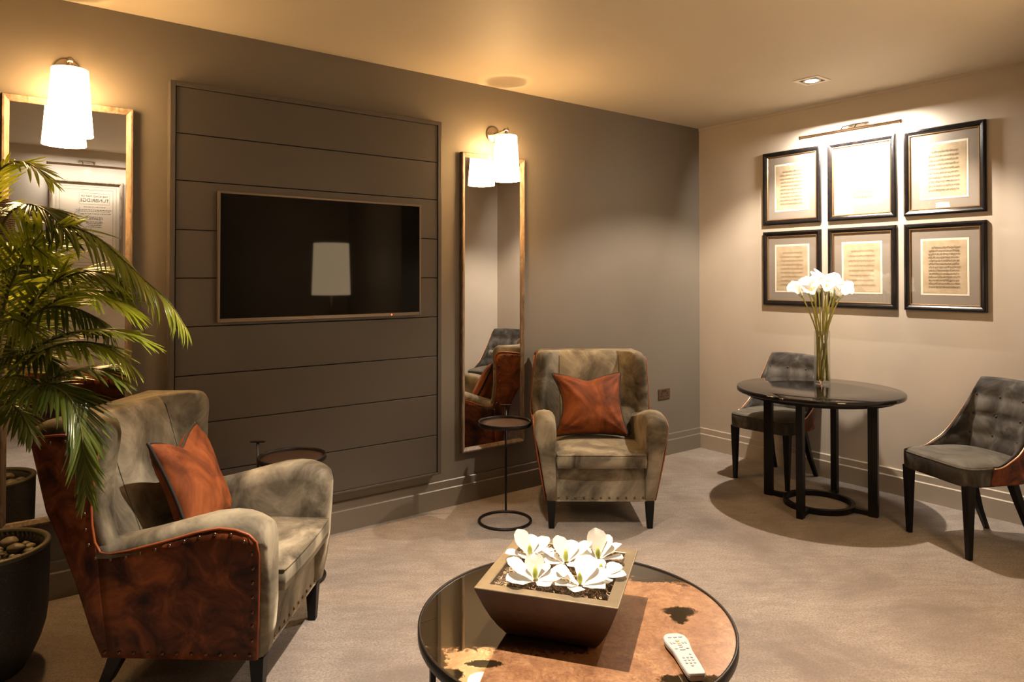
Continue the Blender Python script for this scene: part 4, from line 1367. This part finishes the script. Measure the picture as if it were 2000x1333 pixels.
LEAF = {}
def leaflet_meshes():
    for key in ('leaf', 'leaf_lit', 'leaf_dark'):
        L = []
        for v in range(4):
            droop = (0.05, 0.13, 0.22, 0.33)[v]
            bm = bmesh.new()
            rows = []
            for i in range(7):
                q = i/6
                wd = 0.5*(math.sin(PI*min(1, 0.10+q*0.90))**0.8)*(1.0 if q < 0.999 else 0.15)
                z = -droop*q*q
                x = q*(1-0.25*droop*q)
                rows.append([(x, -wd*0.13, z-0.018*wd*2), (x, 0, z+0.014*wd*2), (x, wd*0.13, z-0.018*wd*2)])
            grid(bm, rows)
            bmesh.ops.recalc_face_normals(bm, faces=bm.faces)
            me = bpy.data.meshes.new('leaflet'); bm.to_mesh(me); bm.free()
            me.materials.append(M[key])
            for p in me.polygons: p.use_smooth = True
            L.append(me)
        LEAF[key] = L
leaflet_meshes()
FRONDS = [
    ([(-0.024, 3.298, 1.656), (-0.025, 3.208, 1.785), (0.002, 3.124, 1.882), (0.051, 3.036, 1.925), (0.105, 2.946, 1.912), (0.158, 2.881, 1.858)], 'leaf_lit', 0.17, 26, 0.22, 36, 18),
    ([(0.029, 3.231, 1.713), (0.047, 3.092, 1.746), (0.071, 3.024, 1.768), (0.109, 2.945, 1.771), (0.155, 2.886, 1.741), (0.202, 2.801, 1.669)], 'leaf_dark', 0.22, 26, 0.3, 55, 22),
    ([(0.018, 3.273, 1.169), (0.046, 3.16, 1.482), (0.108, 2.985, 1.629), (0.191, 2.859, 1.693), (0.284, 2.79, 1.659), (0.366, 2.754, 1.577), (0.434, 2.729, 1.502), (0.502, 2.691, 1.429), (0.551, 2.668, 1.337)], 'leaf', 0.2, 52, 0.45, 50, 22),
    ([(0.01, 3.253, 1.249), (0.045, 3.098, 1.455), (0.086, 2.965, 1.577), (0.137, 2.85, 1.678)], 'leaf_lit', 0.29, 26, 0.1, 46, 26),
    ([(0.026, 3.242, 1.172), (0.081, 3.01, 1.374), (0.156, 2.864, 1.481), (0.245, 2.771, 1.534), (0.325, 2.736, 1.52), (0.389, 2.714, 1.44)], 'leaf', 0.18, 40, 0.45, 55, 24),
    ([(0.018, 3.248, 1.133), (0.081, 3.01, 1.32), (0.162, 2.835, 1.429), (0.249, 2.731, 1.468), (0.325, 2.674, 1.444), (0.376, 2.649, 1.405)], 'leaf_lit', 0.19, 36, 0.2, 45, 18),
    ([(0.018, 3.248, 1.133), (0.075, 3.052, 1.336), (0.137, 2.929, 1.457), (0.206, 2.85, 1.529), (0.27, 2.802, 1.538), (0.315, 2.781, 1.511)], 'leaf_lit', 0.2, 30, 0.25, 48, 20),
    ([(0.019, 3.249, 1.076), (0.081, 2.974, 1.232), (0.175, 2.802, 1.311), (0.267, 2.682, 1.342), (0.349, 2.62, 1.335), (0.421, 2.591, 1.299)], 'leaf', 0.15, 44, 0.2, 42, 18),
    ([(0.019, 3.249, 1.018), (0.089, 2.969, 1.205), (0.161, 2.801, 1.278), (0.24, 2.703, 1.301), (0.309, 2.651, 1.281), (0.374, 2.628, 1.223)], 'leaf', 0.17, 32, 0.36, 48, 20),
    ([(0.027, 3.244, 0.96), (0.097, 2.965, 1.088), (0.155, 2.819, 1.163), (0.214, 2.724, 1.204), (0.28, 2.649, 1.212), (0.337, 2.607, 1.181)], 'leaf_dark', 0.17, 30, 0.2, 40, 18),
    ([(0.012, 3.194, 0.933), (0.053, 2.972, 1.092), (0.105, 2.807, 1.158), (0.162, 2.689, 1.16), (0.205, 2.632, 1.121), (0.228, 2.603, 1.044), (0.238, 2.585, 0.948), (0.244, 2.582, 0.825)], 'leaf_dark', 0.2, 46, 0.26, 52, 20),
    ([(0.019, 3.188, 0.97), (0.025, 3.056, 1.101), (0.058, 2.904, 1.179), (0.105, 2.807, 1.17), (0.145, 2.752, 1.122)], 'leaf', 0.15, 24, 0.5, 58, 28),
    ([(-0.003, 3.268, 0.921), (0.018, 3.062, 1.047), (0.053, 2.948, 1.078), (0.087, 2.872, 1.042), (0.11, 2.831, 0.986)], 'leaf_dark', 0.13, 20, 0.4, 55, 24),
    ([(-0.019, 3.279, 1.018), (-0.005, 3.076, 1.247), (0.023, 2.966, 1.343), (0.064, 2.885, 1.372), (0.107, 2.828, 1.33)], 'leaf', 0.17, 22, 0.5, 58, 28),
    ([(0.011, 3.255, 1.095), (0.053, 3.069, 1.299), (0.122, 2.916, 1.395), (0.204, 2.804, 1.415), (0.279, 2.723, 1.381), (0.321, 2.692, 1.329)], 'leaf_dark', 0.16, 30, 0.45, 56, 26),
    ([(0.002, 3.259, 1.211), (-0.007, 3.138, 1.408), (0.015, 3.058, 1.511), (0.064, 2.957, 1.555), (0.126, 2.86, 1.555)], 'leaf_dark', 0.2, 22, 0.3, 52, 28),
    ([(-0.022, 3.276, 1.327), (-0.029, 3.154, 1.483), (-0.001, 3.068, 1.592), (0.049, 2.992, 1.646), (0.106, 2.924, 1.63), (0.155, 2.863, 1.582)], 'leaf_lit', 0.18, 24, 0.3, 50, 24),
    ([(-0.004, 3.267, 1.056), (0.01, 3.129, 1.185), (0.052, 2.996, 1.25), (0.122, 2.881, 1.256), (0.183, 2.798, 1.216)], 'leaf_dark', 0.15, 22, 0.4, 54, 24),
    ([(-0.035, 3.29, 1.056), (-0.11, 3.217, 1.334), (-0.191, 3.152, 1.413), (-0.27, 3.15, 1.345)], 'leaf', 0.19, 22, 0.4, 58, 28),
    ([(-0.038, 3.415, 1.199), (-0.138, 3.549, 1.479), (-0.241, 3.687, 1.603), (-0.341, 3.763, 1.561)], 'leaf', 0.19, 22, 0.4, 58, 28),
]
def palm():
    base = Vector((PX, PY, 0.43))
    t = empty('potted_palm', base, 0, 'green palm with arching fronds standing in the stone pot at left', 'palm')
    # trunk with its woven crown
    bm = bmesh.new()
    pts = [(0, 0, -0.005), (0.012, -0.02, 0.3), (0.026, -0.045, 0.7), (0.036, -0.06, 1.0), (0.043, -0.070, 1.18), (0.045, -0.074, 1.25), (0.046, -0.076, 1.33), (0.046, -0.078, 1.385)]
    tube(bm, pts, 0.02, 14, rad=[0.026, 0.021, 0.019, 0.022, 0.034, 0.046, 0.044, 0.030])
    obj('trunk', bm, M['trunk'], t, True)
    all_l = []
    for (pts, key, L0, n, drp, ang0, ang1) in FRONDS:
        P = [Vector(p)-base for p in pts]
        K = 60
        cv = catmull(P, K)
        bm = bmesh.new()
        tube(bm, cv, 0.005, 7, rad=[lerp(0.0068, 0.0018, k/(K-1)) for k in range(K)])
        fr = obj('frond', bm, M['rachis'], t, True)
        for j in range(n):
            for s in (-1, 1):
                q = 0.16+0.84*(j+0.5*(s > 0))/n
                q = min(q, 0.995)
                f = q*(K-1); i0 = min(int(f), K-2)
                p = cv[i0].lerp(cv[i0+1], f-i0)
                tg = (cv[min(i0+2, K-1)]-cv[max(i0-1, 0)]).normalized()
                up = Vector((0, 0, 1))
                side = tg.cross(up)
                if side.length < 0.25:
                    side = tg.cross(Vector((-0.6, -0.8, 0.2)))
                side.normalize()
                nr = side.cross(tg).normalized()
                an = R(lerp(ang0, ang1, q))*rnd.uniform(0.9, 1.1)
                d = tg*math.cos(an)+side*s*math.sin(an)
                d = (d+nr*rnd.uniform(0.05, 0.22)+Vector((0, 0, -1))*drp*rnd.uniform(0.6, 1.2)).normalized()
                Ln = L0*(0.45+0.55*math.sin(PI*min(1, q*0.86+0.12)))*rnd.uniform(0.9, 1.08)
                yv = nr.cross(d)
                if yv.length < 0.1: yv = side
                yv.normalize(); zv = d.cross(yv).normalized()
                if zv.z < 0: zv, yv = -zv, -yv
                wd = 0.086*rnd.uniform(0.9, 1.15)
                Mx = Matrix.Identity(4)
                for r_ in range(3):
                    Mx[r_][0] = d[r_]*Ln; Mx[r_][1] = yv[r_]*wd; Mx[r_][2] = zv[r_]*Ln; Mx[r_][3] = p[r_]
                v = min(3, max(0, int(drp*4+rnd.uniform(0, 2.2))))
                # order leaflets by how large they stand in the photograph
                wp = base+p+d*Ln*0.5
                rel = wp-Vector((0, 0, 1.52))
                fw = Vector((0.6018, 0.7986, 0)); rt = Vector((0.7986, -0.6018, 0))
                dep = rel.dot(fw); px = 1000+1346*rel.dot(rt)/max(dep, 0.1)
                score = Ln/max(dep, 0.3)*(1.0 if px > -10 else 0.02)
                all_l.append((score, fr, LEAF[key][v], Mx))
    all_l.sort(key=lambda a: -a[0])
    for sc_, fr, me, Mx in all_l[:300]:
        o = bpy.data.objects.new('leaflet', me); C.objects.link(o); o.parent = fr
        o.matrix_local = Mx
    # the remaining, smaller leaflets as one part
    bm = bmesh.new()
    idx = {}
    mats = [M['leaf'], M['leaf_lit'], M['leaf_dark']]
    for sc_, fr, me, Mx in all_l[300:]:
        n0 = len(bm.verts); f0 = len(bm.faces)
        bm.from_mesh(me)
        bm.verts.ensure_lookup_table(); bm.faces.ensure_lookup_table()
        for q in bm.verts[n0:]: q.co = Mx @ q.co
        mi = mats.index(me.materials[0])
        for q in bm.faces[f0:]: q.material_index = mi; q.smooth = True
    o = obj('small_leaflets', bm, mats, t, True, recalc=False)
    o['kind'] = 'stuff'
palm()

# ------------------------------------------------------------------ things seen in the mirrors and the screen
def floor_lamp():
    t = empty('floor_lamp', (3.0, 0.33, 0), 0, 'floor lamp with tall lit linen shade, reflected in the television', 'floor lamp')
    bm = bmesh.new(); lathe(bm, [(0.14, 0), (0.14, 0.018), (0.12, 0.026), (0.02, 0.03)], 40); obj('lamp_base', bm, M['brass_base'], t, True)
    bm = bmesh.new(); tube(bm, [(0, 0, 0.02), (0, 0, 1.62)], 0.011, 12); obj('pole', bm, M['brass_base'], t, True)
    bm = bmesh.new(); lathe(bm, [(0.208, 1.315), (0.190, 1.885)], 56, caps=False); obj('lamp_shade', bm, M['floor_shade'], t, True)
    bm = bmesh.new()
    for a in range(3):
        q = 2*PI*a/3; tube(bm, [(0, 0, 1.87), (0.19*math.cos(q), 0.19*math.sin(q), 1.88)], 0.003, 6)
    tube(bm, [(0, 0, 1.62), (0, 0, 1.89)], 0.006, 8)
    obj('shade_carrier', bm, M['brass_base'], t)
    bm = bmesh.new(); bmesh.ops.create_uvsphere(bm, u_segments=16, v_segments=10, radius=0.035); obj('bulb', bm, M['bulb'], t, True, loc=(0.05, 0, 1.58))
    ld = bpy.data.lights.new('floor lamp light', 'POINT'); ld.energy = LAMP_W; ld.color = WARM; ld.shadow_soft_size = 0.05
    lo = bpy.data.objects.new('floor_lamp_light', ld); C.objects.link(lo); lo.parent = t; lo.location = (0.0, -0.06, 1.6)
floor_lamp()

def framed_map():
    W, H, za = 0.665, 0.95, 1.57
    t = empty('framed_map', (0.783, YF, za), R(180), 'framed antique map on the wall behind, reflected in the left mirror', 'picture')
    # rotation 180: local +x -> -X ; local -y -> into the room (+Y) ; use -y for depth
    hx, e, d = W/2, 0.034, 0.03
    prof = [(0, 0.002), (0, d-0.006), (0.006, d), (0.018, d), (e-0.004, d-0.010), (e, d-0.014), (e, 0.002)]
    corners = [(-hx, 0, 1, 1), (hx, 0, -1, 1), (hx, H, -1, -1), (-hx, H, 1, -1)]
    for i in range(4):
        a, b = corners[i], corners[(i+1) % 4]
        bm = bmesh.new(); loft(bm, [[(c[0]+c[2]*u, -v, c[1]+c[3]*u) for u, v in prof] for c in (a, b)])
        obj('frame_rail', bm, M['oak'], t)
    bm = bmesh.new(); box(bm, -hx+e-0.003, hx-e+0.003, -0.006, -0.003, e-0.003, H-e+0.003); obj('map_sheet', bm, M['map_paper'], t)
    bm = bmesh.new()
    rr = random.Random(9)
    y = -0.0066
    def rect(x0, x1, z0, z1): quad(bm, (x0, y, z0), (x1, y, z0), (x1, y, z1), (x0, y, z1))
    for m_ in (0.062, 0.092):
        a, b, c0, c1 = -hx+m_, hx-m_, m_, H-m_
        th = 0.0022
        rect(a, b, c0, c0+th); rect(a, b, c1-th, c1); rect(a, a+th, c0, c1); rect(b-th, b, c0, c1)
    # caption box and lines of small print (upper left of the sheet as seen by a viewer facing it)
    x0, x1 = -hx+0.125, -hx+0.40
    zt = H-0.13
    for zz in (zt, zt-0.115): rect(x0, x1, zz, zz+0.0015)
    rect(x0, x0+0.0015, zt-0.115, zt); rect(x1, x1+0.0015, zt-0.115, zt)
    for k, (wd, zz) in enumerate(((0.20, .145), (0.31, .175), (0.28, .19), (0.30, .215), (0.14, .25), (0.16, .262), (0.15, .275), (0.15, .30), (0.14, .315), (0.12, .335), (0.13, .355))):
        cxx = (x0+x1)/2
        x = cxx-wd/2
        while x < cxx+wd/2:
            ww = rr.uniform(0.008, 0.028); rect(x, x+ww, zt-zz, zt-zz+0.0045); x += ww+0.006
    for k in range(70):
        x, z_ = rr.uniform(0.03, hx-0.11), rr.uniform(0.12, H-0.30)
        rect(x, x+rr.uniform(0.004, 0.05), z_, z_+0.0015)
    obj('printed_lines', bm, M['ink'], t, recalc=False)
    bm = bmesh.new()
    for q in range(26):
        s0 = q/26
        xa = 0.02+0.12*math.sin(s0*7)+0.05*math.sin(s0*23); za_ = 0.12+s0*(H-0.40)
        xb = 0.02+0.12*math.sin((s0+1/26)*7)+0.05*math.sin((s0+1/26)*23); zb_ = 0.12+(s0+1/26)*(H-0.40)
        quad(bm, (xa, -0.0067, za_), (xa+0.006, -0.0067, za_), (xb+0.006, -0.0067, zb_), (xb, -0.0067, zb_))
    obj('river_line', bm, M['map_blue'], t, recalc=False)
    for txt, zz, size in (('THE ROAD MAP OF', zt-0.040, 0.028), ('TUNBRIDGE', zt-0.088, 0.048)):
        cu = bpy.data.curves.new('map_title', 'FONT'); cu.body = txt; cu.size = size; cu.align_x = 'CENTER'; cu.extrude = 0.0002
        cu.materials.append(M['ink']); tmp = bpy.data.objects.new('tmp', cu); C.objects.link(tmp); bpy.context.view_layer.update()
        me_t = bpy.data.meshes.new_from_object(tmp); bpy.data.objects.remove(tmp)
        o = bpy.data.objects.new('map_title', me_t); C.objects.link(o); o.parent = t
        o.location = ((x0+x1)/2, -0.0068, zz); o.rotation_euler = (R(90), 0, 0)
    bm = bmesh.new(); quad(bm, (-hx+e-0.003, -0.012, e-0.003), (hx-e+0.003, -0.012, e-0.003), (hx-e+0.003, -0.012, H-e+0.003), (-hx+e-0.003, -0.012, H-e+0.003)); obj('glass_pane', bm, M['pane'], t, recalc=False)
framed_map()
picture_light((0.783, YF, 2.655), 0.0, 0.70, 'slim bronze picture light over the map, reflected in the left mirror', MAP_W)
